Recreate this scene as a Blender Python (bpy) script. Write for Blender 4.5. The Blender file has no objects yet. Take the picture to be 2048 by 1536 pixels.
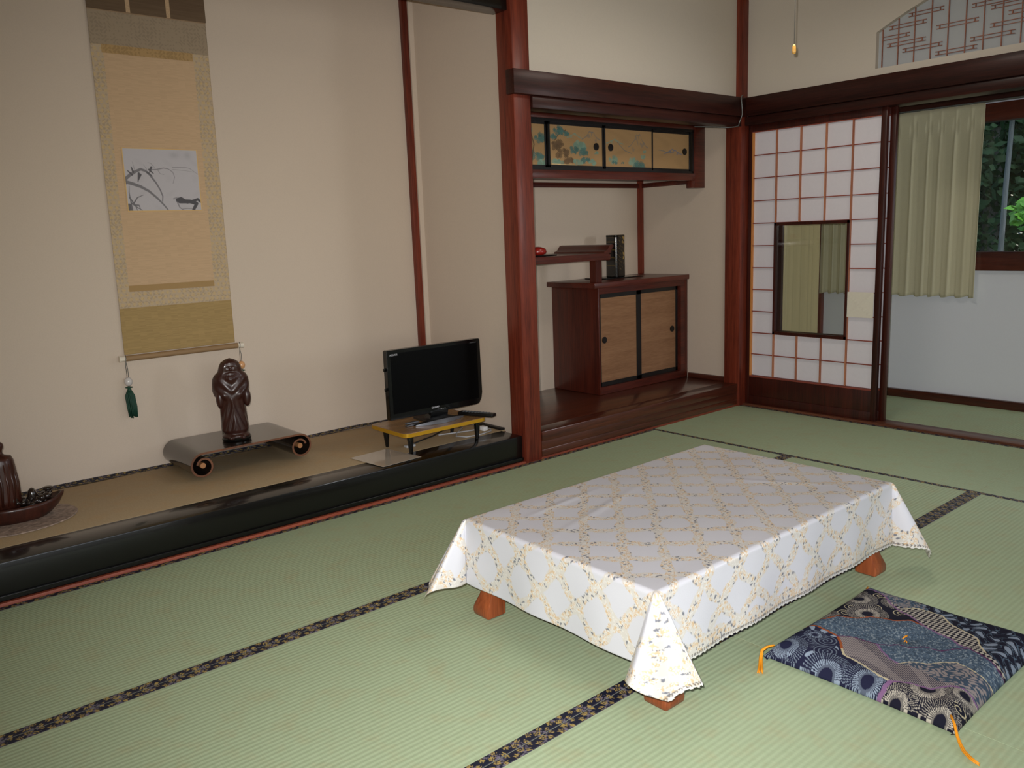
import bpy, bmesh, math, random
import numpy as np
from mathutils import Vector, Matrix
PI = math.pi
S = bpy.context.scene
C = S.collection
random.seed(7)
RNG = np.random.default_rng(11)

# ---------------------------------------------------------------- helpers
def lin(c):
    return tuple(((v / 255) / 12.92 if v / 255 <= .04045 else ((v / 255 + .055) / 1.055) ** 2.4) for v in c)

def tag(o, label=None, cat=None, group=None, kind=None):
    if label: o['label'] = label
    if cat: o['category'] = cat
    if group: o['group'] = group
    if kind: o['kind'] = kind
    return o

def thing(name, label, cat, loc=(0, 0, 0), rz=0, group=None):
    o = bpy.data.objects.new(name, None)
    C.objects.link(o)
    o.empty_display_size = .05
    o.location = loc
    o.rotation_euler = (0, 0, rz)
    return tag(o, label, cat, group)

def link(name, me, mats, parent=None, smooth=None):
    if not isinstance(mats, (list, tuple)): mats = [mats]
    for m in mats: me.materials.append(m)
    o = bpy.data.objects.new(name, me)
    C.objects.link(o)
    if parent is not None: o.parent = parent
    if smooth:
        me.polygons.foreach_set('use_smooth', [True] * len(me.polygons))
        if smooth is not True:
            me.set_sharp_from_angle(angle=smooth)
    return o

def obj(name, bm, mats, parent=None, smooth=None):
    bmesh.ops.recalc_face_normals(bm, faces=bm.faces)
    me = bpy.data.meshes.new(name)
    bm.to_mesh(me); bm.free()
    return link(name, me, mats, parent, smooth)

def BM(): return bmesh.new()

def box(bm, a, b, bev=0, mi=0, seg=2, M=None):
    (x0, y0, z0), (x1, y1, z1) = a, b
    x0, x1 = min(x0, x1), max(x0, x1); y0, y1 = min(y0, y1), max(y0, y1); z0, z1 = min(z0, z1), max(z0, z1)
    r = bmesh.ops.create_cube(bm, size=1)
    vs = r['verts']
    for v in vs:
        v.co = Vector(((x0 + x1) / 2 + v.co.x * (x1 - x0), (y0 + y1) / 2 + v.co.y * (y1 - y0), (z0 + z1) / 2 + v.co.z * (z1 - z0)))
    fs = list({f for v in vs for f in v.link_faces})
    for f in fs: f.material_index = mi
    if bev:
        es = list({e for v in vs for e in v.link_edges})
        r = bmesh.ops.bevel(bm, geom=es, offset=bev, segments=seg, affect='EDGES', profile=.5)
        for f in r['faces']: f.material_index = mi
        vs = list({v for f in r['faces'] for v in f.verts})
    if M is not None:
        bmesh.ops.transform(bm, matrix=M, verts=[v for v in vs if v.is_valid])
    return bm

def bxo(name, a, b, mat, parent=None, bev=0.003, M=None):
    bm = BM(); box(bm, a, b, bev, M=M)
    return obj(name, bm, mat, parent, math.radians(35))

def tube(bm, pts, r, seg=8, mi=0, cap=True):
    pts = [Vector(p) for p in pts]
    n = len(pts)
    rs = r if isinstance(r, (list, tuple)) else [r] * n
    up = None; rings = []
    for i, p in enumerate(pts):
        t = (pts[min(i + 1, n - 1)] - pts[max(i - 1, 0)]).normalized()
        if up is None:
            up = t.orthogonal().normalized()
        else:
            up = (up - t * up.dot(t))
            up = up.normalized() if up.length > 1e-6 else t.orthogonal().normalized()
        s = t.cross(up)
        rings.append([bm.verts.new(p + (up * math.cos(2 * PI * k / seg) + s * math.sin(2 * PI * k / seg)) * rs[i]) for k in range(seg)])
    for a, b in zip(rings, rings[1:]):
        for k in range(seg):
            f = bm.faces.new((a[k], a[(k + 1) % seg], b[(k + 1) % seg], b[k])); f.material_index = mi
    if cap:
        bm.faces.new(rings[0][::-1]).material_index = mi
        bm.faces.new(rings[-1]).material_index = mi

def lathe(bm, prof, c=(0, 0, 0), seg=32, mi=0, sx=1, sy=1):
    rings = []
    for r, z in prof:
        rings.append([bm.verts.new((c[0] + sx * r * math.cos(2 * PI * k / seg), c[1] + sy * r * math.sin(2 * PI * k / seg), c[2] + z)) for k in range(seg)])
    for a, b in zip(rings, rings[1:]):
        for k in range(seg):
            bm.faces.new((a[k], a[(k + 1) % seg], b[(k + 1) % seg], b[k])).material_index = mi
    bm.faces.new(rings[0][::-1]).material_index = mi
    bm.faces.new(rings[-1]).material_index = mi

def prism(bm, poly, axis, a, b, mi=0):
    """extrude a 2-D outline along an axis; poly is given in the two other axes in xyz order"""
    def P(u, v, w):
        return {'x': (w, u, v), 'y': (u, w, v), 'z': (u, v, w)}[axis]
    A = [bm.verts.new(P(u, v, a)) for u, v in poly]
    B = [bm.verts.new(P(u, v, b)) for u, v in poly]
    n = len(poly)
    for k in range(n):
        bm.faces.new((A[k], A[(k + 1) % n], B[(k + 1) % n], B[k])).material_index = mi
    bm.faces.new(A[::-1]).material_index = mi
    bm.faces.new(B).material_index = mi

def blob(bm, c, r, sub=2, mi=0, rough=0, seed=0):
    rs = r if isinstance(r, (tuple, list)) else (r, r, r)
    res = bmesh.ops.create_icosphere(bm, subdivisions=sub, radius=1)
    rnd = random.Random(seed)
    for v in res['verts']:
        k = 1 + rough * (rnd.random() - .5)
        v.co = Vector((c[0] + v.co.x * rs[0] * k, c[1] + v.co.y * rs[1] * k, c[2] + v.co.z * rs[2] * k))
        for f in v.link_faces: f.material_index = mi

def grid_mesh(name, P, col=None, keep=None):
    """P: (ny,nx,3) positions, col: (ny,nx,3) linear colours, keep: (ny-1,nx-1) faces to keep"""
    ny, nx = P.shape[:2]
    idx = np.arange(ny * nx).reshape(ny, nx)
    q = np.stack([idx[:-1, :-1], idx[:-1, 1:], idx[1:, 1:], idx[1:, :-1]], -1).reshape(-1, 4)
    if keep is not None: q = q[keep.reshape(-1)]
    me = bpy.data.meshes.new(name)
    me.vertices.add(ny * nx)
    me.vertices.foreach_set('co', P.reshape(-1).astype(np.float32))
    me.loops.add(q.size)
    me.loops.foreach_set('vertex_index', q.reshape(-1).astype(np.int32))
    me.polygons.add(len(q))
    me.polygons.foreach_set('loop_start', np.arange(0, q.size, 4, dtype=np.int32))
    me.update(calc_edges=True)
    if col is not None:
        a = me.color_attributes.new('Col', 'FLOAT_COLOR', 'POINT')
        c4 = np.ones((ny * nx, 4), np.float32); c4[:, :3] = col.reshape(-1, 3)
        a.data.foreach_set('color', c4.reshape(-1))
    me.validate()
    return me

# ---------------------------------------------------------------- materials
def newmat(name):
    m = bpy.data.materials.new(name); m.use_nodes = True
    nt = m.node_tree
    return m, nt, nt.nodes['Principled BSDF']

def N(nt, t, **kw):
    n = nt.nodes.new(t)
    for k, v in kw.items():
        if k in n.inputs: n.inputs[k].default_value = v
        else: setattr(n, k, v)
    return n

def plain(name, rgb, rough=.5, metal=0, coat=0, noise=0, nscale=40, bump=0, spec=.5):
    m, nt, p = newmat(name)
    c = lin(rgb)
    p.inputs['Roughness'].default_value = rough
    p.inputs['Metallic'].default_value = metal
    p.inputs['Coat Weight'].default_value = coat
    p.inputs['Coat Roughness'].default_value = .06
    p.inputs['Specular IOR Level'].default_value = spec
    tc = N(nt, 'ShaderNodeTexCoord')
    no = N(nt, 'ShaderNodeTexNoise'); no.inputs['Scale'].default_value = nscale; no.inputs['Detail'].default_value = 5
    nt.links.new(tc.outputs['Object'], no.inputs['Vector'])
    mx = N(nt, 'ShaderNodeMix', data_type='RGBA')
    k = noise
    mx.inputs[6].default_value = (*[max(0, v * (1 - k)) for v in c], 1)
    mx.inputs[7].default_value = (*[min(1, v * (1 + k)) for v in c], 1)
    nt.links.new(no.outputs['Fac'], mx.inputs[0])
    nt.links.new(mx.outputs[2], p.inputs['Base Color'])
    if bump:
        b = N(nt, 'ShaderNodeBump'); b.inputs['Strength'].default_value = bump; b.inputs['Distance'].default_value = .002
        nt.links.new(no.outputs['Fac'], b.inputs['Height']); nt.links.new(b.outputs[0], p.inputs['Normal'])
    return m

def wood(name, c1, c2, axis='z', rough=.4, coat=.15, fine=55, stretch=.05, spec=.4):
    m, nt, p = newmat(name)
    tc = N(nt, 'ShaderNodeTexCoord')
    mp = N(nt, 'ShaderNodeMapping')
    sc = [1, 1, 1]; sc['xyz'.index(axis)] = stretch
    mp.inputs['Scale'].default_value = sc
    nt.links.new(tc.outputs['Object'], mp.inputs['Vector'])
    n1 = N(nt, 'ShaderNodeTexNoise'); n1.inputs['Scale'].default_value = fine * 2.2; n1.inputs['Detail'].default_value = 6; n1.inputs['Roughness'].default_value = .65
    n2 = N(nt, 'ShaderNodeTexNoise'); n2.inputs['Scale'].default_value = fine * .22; n2.inputs['Detail'].default_value = 3; n2.inputs['Distortion'].default_value = .6
    nt.links.new(mp.outputs[0], n1.inputs['Vector']); nt.links.new(mp.outputs[0], n2.inputs['Vector'])
    ad = N(nt, 'ShaderNodeMath', operation='ADD')
    nt.links.new(n1.outputs['Fac'], ad.inputs[0]); nt.links.new(n2.outputs['Fac'], ad.inputs[1])
    r = N(nt, 'ShaderNodeMapRange'); r.inputs['From Min'].default_value = .75; r.inputs['From Max'].default_value = 1.25
    nt.links.new(ad.outputs[0], r.inputs['Value'])
    mx = N(nt, 'ShaderNodeMix', data_type='RGBA')
    mx.inputs[6].default_value = (*lin(c1), 1); mx.inputs[7].default_value = (*lin(c2), 1)
    nt.links.new(r.outputs[0], mx.inputs[0]); nt.links.new(mx.outputs[2], p.inputs['Base Color'])
    p.inputs['Roughness'].default_value = rough
    p.inputs['Coat Weight'].default_value = coat; p.inputs['Coat Roughness'].default_value = .15
    p.inputs['Specular IOR Level'].default_value = spec
    b = N(nt, 'ShaderNodeBump'); b.inputs['Strength'].default_value = .12; b.inputs['Distance'].default_value = .001
    nt.links.new(n1.outputs['Fac'], b.inputs['Height']); nt.links.new(b.outputs[0], p.inputs['Normal'])
    return m

def vcol(name, rough=.6, coat=0, spec=.4, bump=0, bscale=300, sheen=0):
    m, nt, p = newmat(name)
    a = N(nt, 'ShaderNodeAttribute', attribute_name='Col')
    nt.links.new(a.outputs['Color'], p.inputs['Base Color'])
    p.inputs['Roughness'].default_value = rough
    p.inputs['Coat Weight'].default_value = coat; p.inputs['Coat Roughness'].default_value = .1
    p.inputs['Specular IOR Level'].default_value = spec
    if bump:
        tc = N(nt, 'ShaderNodeTexCoord')
        no = N(nt, 'ShaderNodeTexNoise'); no.inputs['Scale'].default_value = bscale
        nt.links.new(tc.outputs['Object'], no.inputs['Vector'])
        b = N(nt, 'ShaderNodeBump'); b.inputs['Strength'].default_value = bump; b.inputs['Distance'].default_value = .001
        nt.links.new(no.outputs['Fac'], b.inputs['Height']); nt.links.new(b.outputs[0], p.inputs['Normal'])
    return m

def tatami_mat_material(name, c1, c2, c3, pitch, amt=.55, axis=1, rough=.62):
    """woven rush: ridges `pitch` apart running along local X"""
    m, nt, p = newmat(name)
    tc = N(nt, 'ShaderNodeTexCoord')
    sep = N(nt, 'ShaderNodeSeparateXYZ'); nt.links.new(tc.outputs['Object'], sep.inputs[0])
    mu = N(nt, 'ShaderNodeMath', operation='MULTIPLY'); mu.inputs[1].default_value = 2 * PI / pitch
    nt.links.new(sep.outputs[axis], mu.inputs[0])
    si = N(nt, 'ShaderNodeMath', operation='SINE'); nt.links.new(mu.outputs[0], si.inputs[0])
    # short straws across the ridges
    mp = N(nt, 'ShaderNodeMapping'); mp.inputs['Scale'].default_value = (260, 30, 1) if axis == 1 else (30, 260, 1)
    nt.links.new(tc.outputs['Object'], mp.inputs['Vector'])
    n1 = N(nt, 'ShaderNodeTexNoise'); n1.inputs['Scale'].default_value = 1; n1.inputs['Detail'].default_value = 3
    nt.links.new(mp.outputs[0], n1.inputs['Vector'])
    n2 = N(nt, 'ShaderNodeTexNoise'); n2.inputs['Scale'].default_value = 9; n2.inputs['Detail'].default_value = 6; n2.inputs['Roughness'].default_value = .7
    nt.links.new(tc.outputs['Object'], n2.inputs['Vector'])
    mx = N(nt, 'ShaderNodeMix', data_type='RGBA'); mx.inputs[6].default_value = (*lin(c1), 1); mx.inputs[7].default_value = (*lin(c2), 1)
    nt.links.new(n1.outputs['Fac'], mx.inputs[0])
    r2 = N(nt, 'ShaderNodeMapRange'); r2.inputs['From Min'].default_value = .5; r2.inputs['From Max'].default_value = .75
    nt.links.new(n2.outputs['Fac'], r2.inputs['Value'])
    m2 = N(nt, 'ShaderNodeMix', data_type='RGBA'); m2.inputs[7].default_value = (*lin(c3), 1)
    ma = N(nt, 'ShaderNodeMath', operation='MULTIPLY'); ma.inputs[1].default_value = .5
    nt.links.new(r2.outputs[0], ma.inputs[0]); nt.links.new(ma.outputs[0], m2.inputs[0])
    nt.links.new(mx.outputs[2], m2.inputs[6])
    # the grooves between the ridges are darker
    r3 = N(nt, 'ShaderNodeMapRange'); r3.inputs['From Min'].default_value = -1; r3.inputs['From Max'].default_value = 0.1
    r3.inputs['To Min'].default_value = 1 - amt * .22; r3.inputs['To Max'].default_value = 1
    nt.links.new(si.outputs[0], r3.inputs['Value'])
    m3 = N(nt, 'ShaderNodeVectorMath', operation='SCALE')
    nt.links.new(m2.outputs[2], m3.inputs[0]); nt.links.new(r3.outputs[0], m3.inputs['Scale'])
    nt.links.new(m3.outputs[0], p.inputs['Base Color'])
    ad = N(nt, 'ShaderNodeMath', operation='ADD'); nt.links.new(si.outputs[0], ad.inputs[0])
    mm = N(nt, 'ShaderNodeMath', operation='MULTIPLY'); mm.inputs[1].default_value = .5
    nt.links.new(n1.outputs['Fac'], mm.inputs[0]); nt.links.new(mm.outputs[0], ad.inputs[1])
    b = N(nt, 'ShaderNodeBump'); b.inputs['Strength'].default_value = amt; b.inputs['Distance'].default_value = .0012
    nt.links.new(ad.outputs[0], b.inputs['Height']); nt.links.new(b.outputs[0], p.inputs['Normal'])
    p.inputs['Roughness'].default_value = rough; p.inputs['Specular IOR Level'].default_value = .3
    return m

RED1, RED2 = (88, 28, 18), (150, 62, 38)
M = {}
M['wall'] = plain('sand_plaster', (207, 191, 174), .9, noise=.05, nscale=180, bump=.25, spec=.2)
M['wall_up'] = plain('pale_plaster', (205, 196, 182), .9, noise=.04, nscale=180, bump=.2, spec=.2)
M['wall_white'] = plain('white_plaster', (216, 220, 228), .9, noise=.02, nscale=120, bump=.15, spec=.2)
M['ceil'] = wood('ceiling_boards', (150, 120, 85), (190, 160, 120), 'x', .6, 0)
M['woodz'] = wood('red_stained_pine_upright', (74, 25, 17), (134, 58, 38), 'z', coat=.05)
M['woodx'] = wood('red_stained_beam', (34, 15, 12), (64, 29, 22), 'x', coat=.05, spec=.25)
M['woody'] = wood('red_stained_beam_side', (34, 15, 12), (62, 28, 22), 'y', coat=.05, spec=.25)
M['darkx'] = wood('dark_stained_board', (52, 24, 16), (92, 44, 28), 'x', .28, .5)
M['darky'] = wood('dark_stained_board_side', (50, 22, 15), (88, 40, 26), 'y', .35, .3)
M['doorz'] = wood('shoji_frame_dark', (34, 12, 8), (72, 26, 16), 'z', .4, .1)
M['cabx'] = wood('cabinet_redwood', (58, 21, 14), (98, 40, 27), 'x', .35, .2)
M['cabz'] = wood('cabinet_redwood_side', (58, 19, 12), (94, 36, 22), 'z', .35, .2)
M['redstrip'] = wood('orange_red_strip', (122, 54, 36), (156, 78, 54), 'x', .5, 0)
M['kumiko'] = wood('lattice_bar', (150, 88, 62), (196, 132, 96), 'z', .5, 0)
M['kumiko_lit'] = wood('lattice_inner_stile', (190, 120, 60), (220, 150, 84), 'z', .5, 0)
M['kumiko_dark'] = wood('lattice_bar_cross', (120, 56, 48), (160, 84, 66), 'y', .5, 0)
M['black'] = plain('black_lacquer', (12, 11, 10), .25, coat=.3, noise=.1, spec=.35)
M['blackmatte'] = plain('black_lacquer_frame', (16, 14, 13), .4, coat=.1, noise=.1)
M['paper'] = plain('shoji_paper', (222, 218, 224), .9, noise=.03, nscale=60, spec=.15)
M['patch'] = plain('patch_paper', (222, 216, 200), .8, noise=.03, nscale=60, spec=.2)
M['burlap'] = wood('pale_wood_panel', (124, 88, 62), (148, 110, 80), 'x', .6, 0, fine=90, stretch=.08, spec=.2)
M['tatami'] = tatami_mat_material('tatami_rush', (160, 177, 140), (184, 199, 164), (178, 166, 126), .0158, .22)
M['goza'] = tatami_mat_material('straw_mat_rush', (170, 148, 114), (188, 166, 132), (190, 152, 104), .008, .3)
M['heri'] = vcol('brocade_edging', .6, bump=.2)
M['cloth'] = vcol('vinyl_lace_cloth', .40, coat=.22, spec=.5, bump=.25, bscale=260)
M['cushion'] = vcol('printed_cotton', .8, spec=.15, bump=.25, bscale=700)
M['paint'] = vcol('painted_paper', .8, spec=.2)
M['gloss_paint'] = vcol('gilt_painted_paper', .55, spec=.3)
M['tablewood'] = wood('chestnut_table_leg', (104, 46, 22), (160, 84, 46), 'z', .35, .2)
M['tvblack'] = plain('glossy_black_plastic', (8, 8, 9), .22, coat=.2, spec=.3)
M['screen'] = plain('dark_screen_glass', (5, 5, 6), .35, coat=.0, spec=.10)
M['silver'] = plain('silver_plastic', (120, 122, 128), .35, metal=.6)
M['letter'] = plain('silver_lettering', (205, 205, 210), .4)
M['gold'] = plain('gold_edge', (200, 150, 30), .3, metal=.35, coat=.4)
M['standtop'] = wood('walnut_laminate_top', (132, 98, 62), (158, 122, 82), 'x', .25, .4)
M['statue'] = plain('dark_carved_wood', (54, 27, 21), .36, coat=.15, noise=.5, nscale=18, bump=.1)
M['statue2'] = wood('dark_carved_wood_boat', (38, 20, 15), (78, 38, 27), 'z', .35, .25, fine=30)
M['cloisonne'] = plain('wet_dark_carving', (40, 30, 26), .18, coat=.8, noise=.7, nscale=60, bump=.8)
M['curlblack'] = plain('brown_black_lacquer', (38, 30, 25), .18, coat=.6, noise=.15)
M['curlend'] = wood('sawn_wood_end', (88, 54, 36), (122, 78, 52), 'x', .5, 0, fine=40, stretch=1)
M['knobwood'] = plain('light_wood_knob', (164, 114, 72), .5)
M['roller'] = wood('scroll_roller_cloth', (136, 108, 76), (156, 126, 90), 'x', .6, 0)
M['ivory'] = plain('ivory_knob', (225, 215, 198), .4)
M['green'] = plain('dark_green_silk', (18, 62, 46), .6, noise=.4, nscale=200, bump=.5)
M['bead'] = plain('pale_stone_bead', (205, 200, 196), .25, noise=.1, coat=.3)
M['bead2'] = plain('amber_stone_bead', (214, 160, 110), .3, noise=.2, coat=.3)
M['cord'] = plain('grey_cord', (92, 92, 88), .7)
M['metalcord'] = plain('twisted_wire', (120, 125, 124), .35, metal=.5)
M['white'] = plain('white_plastic', (225, 225, 225), .4)
M['greycable'] = plain('grey_cable', (170, 172, 176), .45)
M['blackcable'] = plain('black_cable', (22, 22, 22), .45)
M['laminate'] = plain('laminated_paper', (196, 186, 172), .12, coat=.8)
M['curtain'] = plain('olive_beige_curtain', (196, 192, 164), .85, noise=.08, nscale=350, bump=.4, spec=.2)
M['curtainlong'] = plain('ochre_beige_curtain', (200, 186, 144), .85, noise=.08, nscale=350, bump=.4, spec=.2)
M['alu'] = plain('grey_aluminium', (120, 128, 134), .4, metal=.6)
M['orange'] = plain('orange_silk', (238, 150, 20), .6, noise=.25, nscale=300, bump=.4)
M['redlac'] = plain('red_lacquer', (150, 30, 22), .35, coat=.3)
M['amber'] = plain('amber_pull', (248, 190, 96), .35, coat=.4)
M['gravelmat'] = plain('speckled_woven_mat', (112, 98, 88), .9, noise=3.2, nscale=60, bump=.8)
M['ground'] = plain('garden_soil', (60, 62, 40), .95, noise=.4, nscale=6)
M['leafdark'] = plain('dark_leaves', (52, 82, 44), .6, noise=.5, nscale=9)
M['leafmid'] = plain('mid_green_leaves', (58, 104, 46), .6, noise=.5, nscale=9)
M['leafbright'] = plain('bright_leaves', (96, 158, 50), .5, noise=.3, nscale=9)
M['bark'] = wood('grey_bark', (96, 102, 98), (140, 146, 142), 'z', .8, 0)
M['shade'] = plain('lamp_shade_acrylic', (235, 228, 210), .4)
m, nt, p = newmat('window_glass')
nt.nodes.remove(p)
gl = N(nt, 'ShaderNodeBsdfGlossy'); gl.inputs['Roughness'].default_value = .02
tr = N(nt, 'ShaderNodeBsdfTransparent'); tr.inputs['Color'].default_value = (.97, .975, .97, 1)
fr = N(nt, 'ShaderNodeFresnel'); fr.inputs['IOR'].default_value = 1.45
ms = N(nt, 'ShaderNodeMixShader')
nt.links.new(fr.outputs[0], ms.inputs[0]); nt.links.new(tr.outputs[0], ms.inputs[1]); nt.links.new(gl.outputs[0], ms.inputs[2])
nt.links.new(ms.outputs[0], nt.nodes['Material Output'].inputs['Surface'])
M['glass'] = m

# ---------------------------------------------------------------- camera
cam = bpy.data.cameras.new('camera'); co = bpy.data.objects.new('camera', cam); C.objects.link(co)
cam.sensor_width = 36; cam.lens = 36 * 1658.26 / 2048; cam.clip_start = .05
yaw, pit, rol = 0.700347160, -0.179644900, -0.0383593688
CAM = Vector((-2.76204128, -3.18345433, 1.19250167))
f = Vector((math.sin(yaw) * math.cos(pit), math.cos(yaw) * math.cos(pit), math.sin(pit)))
r = Vector((math.cos(yaw), -math.sin(yaw), 0)); u = r.cross(f)
c_, s_ = math.cos(rol), math.sin(rol)
r2, u2 = c_ * r + s_ * u, -s_ * r + c_ * u
co.matrix_world = Matrix(((r2.x, u2.x, -f.x, CAM.x), (r2.y, u2.y, -f.y, CAM.y), (r2.z, u2.z, -f.z, CAM.z), (0, 0, 0, 1)))
S.camera = co

# ---------------------------------------------------------------- the setting
W = .91; T = 1.0; SH = 1.945       # mat width, last column start, sliding-door wall plane
CEIL = 2.56
XL, YB = -4.4, -4.6                # far left / rear limits of the room

def struct(name, a, b, mat, bev=.002):
    return tag(bxo(name, a, b, mat, None, bev), kind='structure')

struct('floor', (XL, YB, -.2), (1.96, .9, -.056), M['ceil'], 0)
struct('ceiling', (XL - .1, YB - .1, CEIL), (3.1, 1.1, CEIL + .08), M['ceil'], 0)
struct('wall_left', (XL - .1, YB - .1, -.1), (XL, 1.1, CEIL), M['wall'], 0)
bm = BM()
RX0, RX1, RZ0, RZ1 = -3.6, -.2, .45, 2.0
box(bm, (XL, YB - .1, -.1), (3.0, YB, RZ0)); box(bm, (XL, YB - .1, RZ1), (3.0, YB, CEIL)); box(bm, (XL, YB - .1, RZ0), (RX0, YB, RZ1)); box(bm, (RX1, YB - .1, RZ0), (2.07, YB, RZ1)); box(bm, (2.8, YB - .1, RZ0), (3.0, YB, RZ1)); box(bm, (2.07, YB - .1, RZ0), (2.8, YB, .9))  # openings at the rear and the veranda end are added for fill light
tag(obj('wall_rear', bm, M['wall']), kind='structure')
t = thing('fill_window', 'wide rear window added behind the viewer to let in fill light', 'window'); t['kind'] = 'structure'  # unseen window, added to carry the rear fill light
bm = BM()
for a in (RX0, (RX0 + RX1) / 2 - .02, RX1 - .04): box(bm, (a, YB - .08, RZ0), (a + .04, YB - .03, RZ1), .002)
box(bm, (RX0, YB - .08, RZ0), (RX1, YB - .03, RZ0 + .04), .002); box(bm, (RX0, YB - .08, RZ1 - .04), (RX1, YB - .03, RZ1), .002)
obj('window_frame', bm, M['darkx'], t)
bxo('glass_pane', (RX0, YB - .06, RZ0), (RX1, YB - .056, RZ1), M['glass'], t, 0)
struct('wall_back', (XL, .90, 0), (0.0, 1.0, CEIL), M['wall'], 0)                     # behind the scroll
struct('wall_alcove_side', (0.03, .10, 0), (.06, .90, CEIL), M['wall'], 0)
struct('wall_alcove_back', (0.0, .86, 0), (1.92, 1.0, CEIL), M['wall'], 0)
struct('wall_alcove_right', (1.92, .10, 0), (1.98, .86, CEIL), M['wall'], 0)
struct('wall_upper', (.115, .03, 1.93), (1.89, .08, CEIL), M['wall_up'], 0)
struct('wall_upper_left', (XL, .045, 2.30), (-.001, .10, CEIL), M['wall_up'], 0)
# wall over the sliding doors with an arched transom opening
bm = BM()
YA, YE, ZB0 = -.832, -2.568, 2.015
def arch(y): return 2.205 + .225 * max(0, 1 - ((y + 1.7) / .87) ** 2)
ys = [YA + (YE - YA) * k / 28 for k in range(29)]
x0, x1 = SH, SH + .035
def quadbox(y0, y1, za0, za1, zt):
    vs = [bm.verts.new(q) for q in [(x0, y0, za0), (x0, y1, za1), (x0, y1, zt), (x0, y0, zt), (x1, y0, za0), (x1, y1, za1), (x1, y1, zt), (x1, y0, zt)]]
    for a in [(0, 1, 2, 3), (4, 7, 6, 5), (0, 4, 5, 1), (1, 5, 6, 2), (2, 6, 7, 3), (3, 7, 4, 0)]:
        bm.faces.new([vs[i] for i in a])
for a, b in zip(ys, ys[1:]): quadbox(a, b, arch(a), arch(b), CEIL)
box(bm, (x0, YA, 1.86), (x1, .10, CEIL)); box(bm, (x0, YB, 1.86), (x1, YE, CEIL)); box(bm, (x0, YE, 1.86), (x1, YA, ZB0))
box(bm, (x1, YB, 1.862), (x1 + .05, .10, CEIL))
tag(obj('wall_right', bm, M['wall_up']), kind='structure')
# veranda shell
struct('floor_veranda', (2.06, YB, -.10), (2.95, 0.0, -.002), M['tatami'], 0)
bm = BM()
WZ0, WZ1, WY0, WY1 = .97, 1.745, -.30, -3.3
box(bm, (2.84, YB, 0), (2.94, .1, WZ0 - .1)); box(bm, (2.84, YB, WZ1 + .08), (2.94, .1, CEIL))
box(bm, (2.84, WY0, WZ0 - .1), (2.94, .1, WZ1 + .08)); box(bm, (2.84, YB, WZ0 - .1), (2.94, WY1, WZ1 + .08))
tag(obj('wall_veranda', bm, M['wall_white']), kind='structure')
struct('wall_veranda_end', (1.99, 0.0, 0), (2.84, .08, CEIL), M['wall_white'], 0)
struct('baseboard_veranda', (2.81, YB, -.002), (2.84, .0, .052), M['darky'])
struct('trim_1', (2.80, -.07, .0), (2.84, -.0, 1.86), M['woodz'])                         # veranda corner post
# pillars, beams, rails
def trim(n, a, b, mat, bev=.003): return struct('trim_%d' % n, a, b, mat, bev)
trim(2, (0, 0, 0), (.113, .115, CEIL), M['woodz'], .006)                                  # alcove post
trim(3, (1.88, -.012, 0), (1.985, .105, CEIL), M['woodz'], .005)                          # corner post
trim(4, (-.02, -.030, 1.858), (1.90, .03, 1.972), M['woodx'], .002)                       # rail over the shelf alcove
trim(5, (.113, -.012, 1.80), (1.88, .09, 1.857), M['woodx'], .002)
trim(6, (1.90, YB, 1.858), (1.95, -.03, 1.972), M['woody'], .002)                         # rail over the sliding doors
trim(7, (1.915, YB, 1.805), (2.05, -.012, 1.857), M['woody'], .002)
trim(8, (XL, .024, 2.245), (-.001, .126, 2.305), M['black'], .002)                        # black lintel over the scroll alcove
trim(9, (-.035, .87, .16), (.028, .90, CEIL), M['woodz'], .002)                             # inner corner strip of scroll alcove
trim(10, (1.885, .828, .869), (1.92, .86, 1.81), M['woodz'], .002)                         # inner corner strip of shelf alcove
trim(11, (1.935, YB, -.05), (2.06, -.0, .012), wood('worn_sill', (74, 40, 28), (122, 74, 52), 'y', .4, .2), .003)                          # grooved door sill
trim(12, (XL, .004, -.05), (1.94, .024, .010), M['redstrip'], .002)                       # reddish strip along the mats
trim(13, (.06, .842, 1.475), (1.92, .86, 1.507), M['cabx'], .002)
trim(14, (1.902, .30, 1.475), (1.92, .842, 1.507), M['cabx'], .002)
trim(15, (1.90, .10, .150), (1.92, .42, .182), M['darky'], .002)
trim(19, (2.79, YB, 1.866), (2.84, 0.0, CEIL), M['woody'], .002)
trim(16, (.113, -.0, 1.857), (1.88, .86, 1.875), M['darkx'], 0)                           # alcove ceiling board
# black lacquered front sill of the scroll alcove
bm = BM(); box(bm, (XL, .026, .0), (-.0005, .195, .146), .004); tag(obj('trim_17', bm, M['black'], None, math.radians(35)), kind='structure')
bm = BM(); box(bm, (XL, .018, .012), (-.0005, .026, .030), .002); tag(obj('trim_18', bm, M['black']), kind='structure')
struct('alcove_floor', (XL, .195, .0), (.03, .90, .138), M['darkx'], 0)
# wooden step floor of the shelf alcove
bm = BM()
box(bm, (.113, -.006, .095), (1.88, .10, .151), .003)
box(bm, (.113, .0, .05), (1.88, .05, .095), .001)
box(bm, (.113, .102, .10), (1.915, .86, .150), .0015)
box(bm, (.113, -.002, .012), (1.88, .02, .05), .002)
tag(obj('alcove_step', bm, M['darkx'], None, math.radians(35)), kind='structure')

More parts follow.
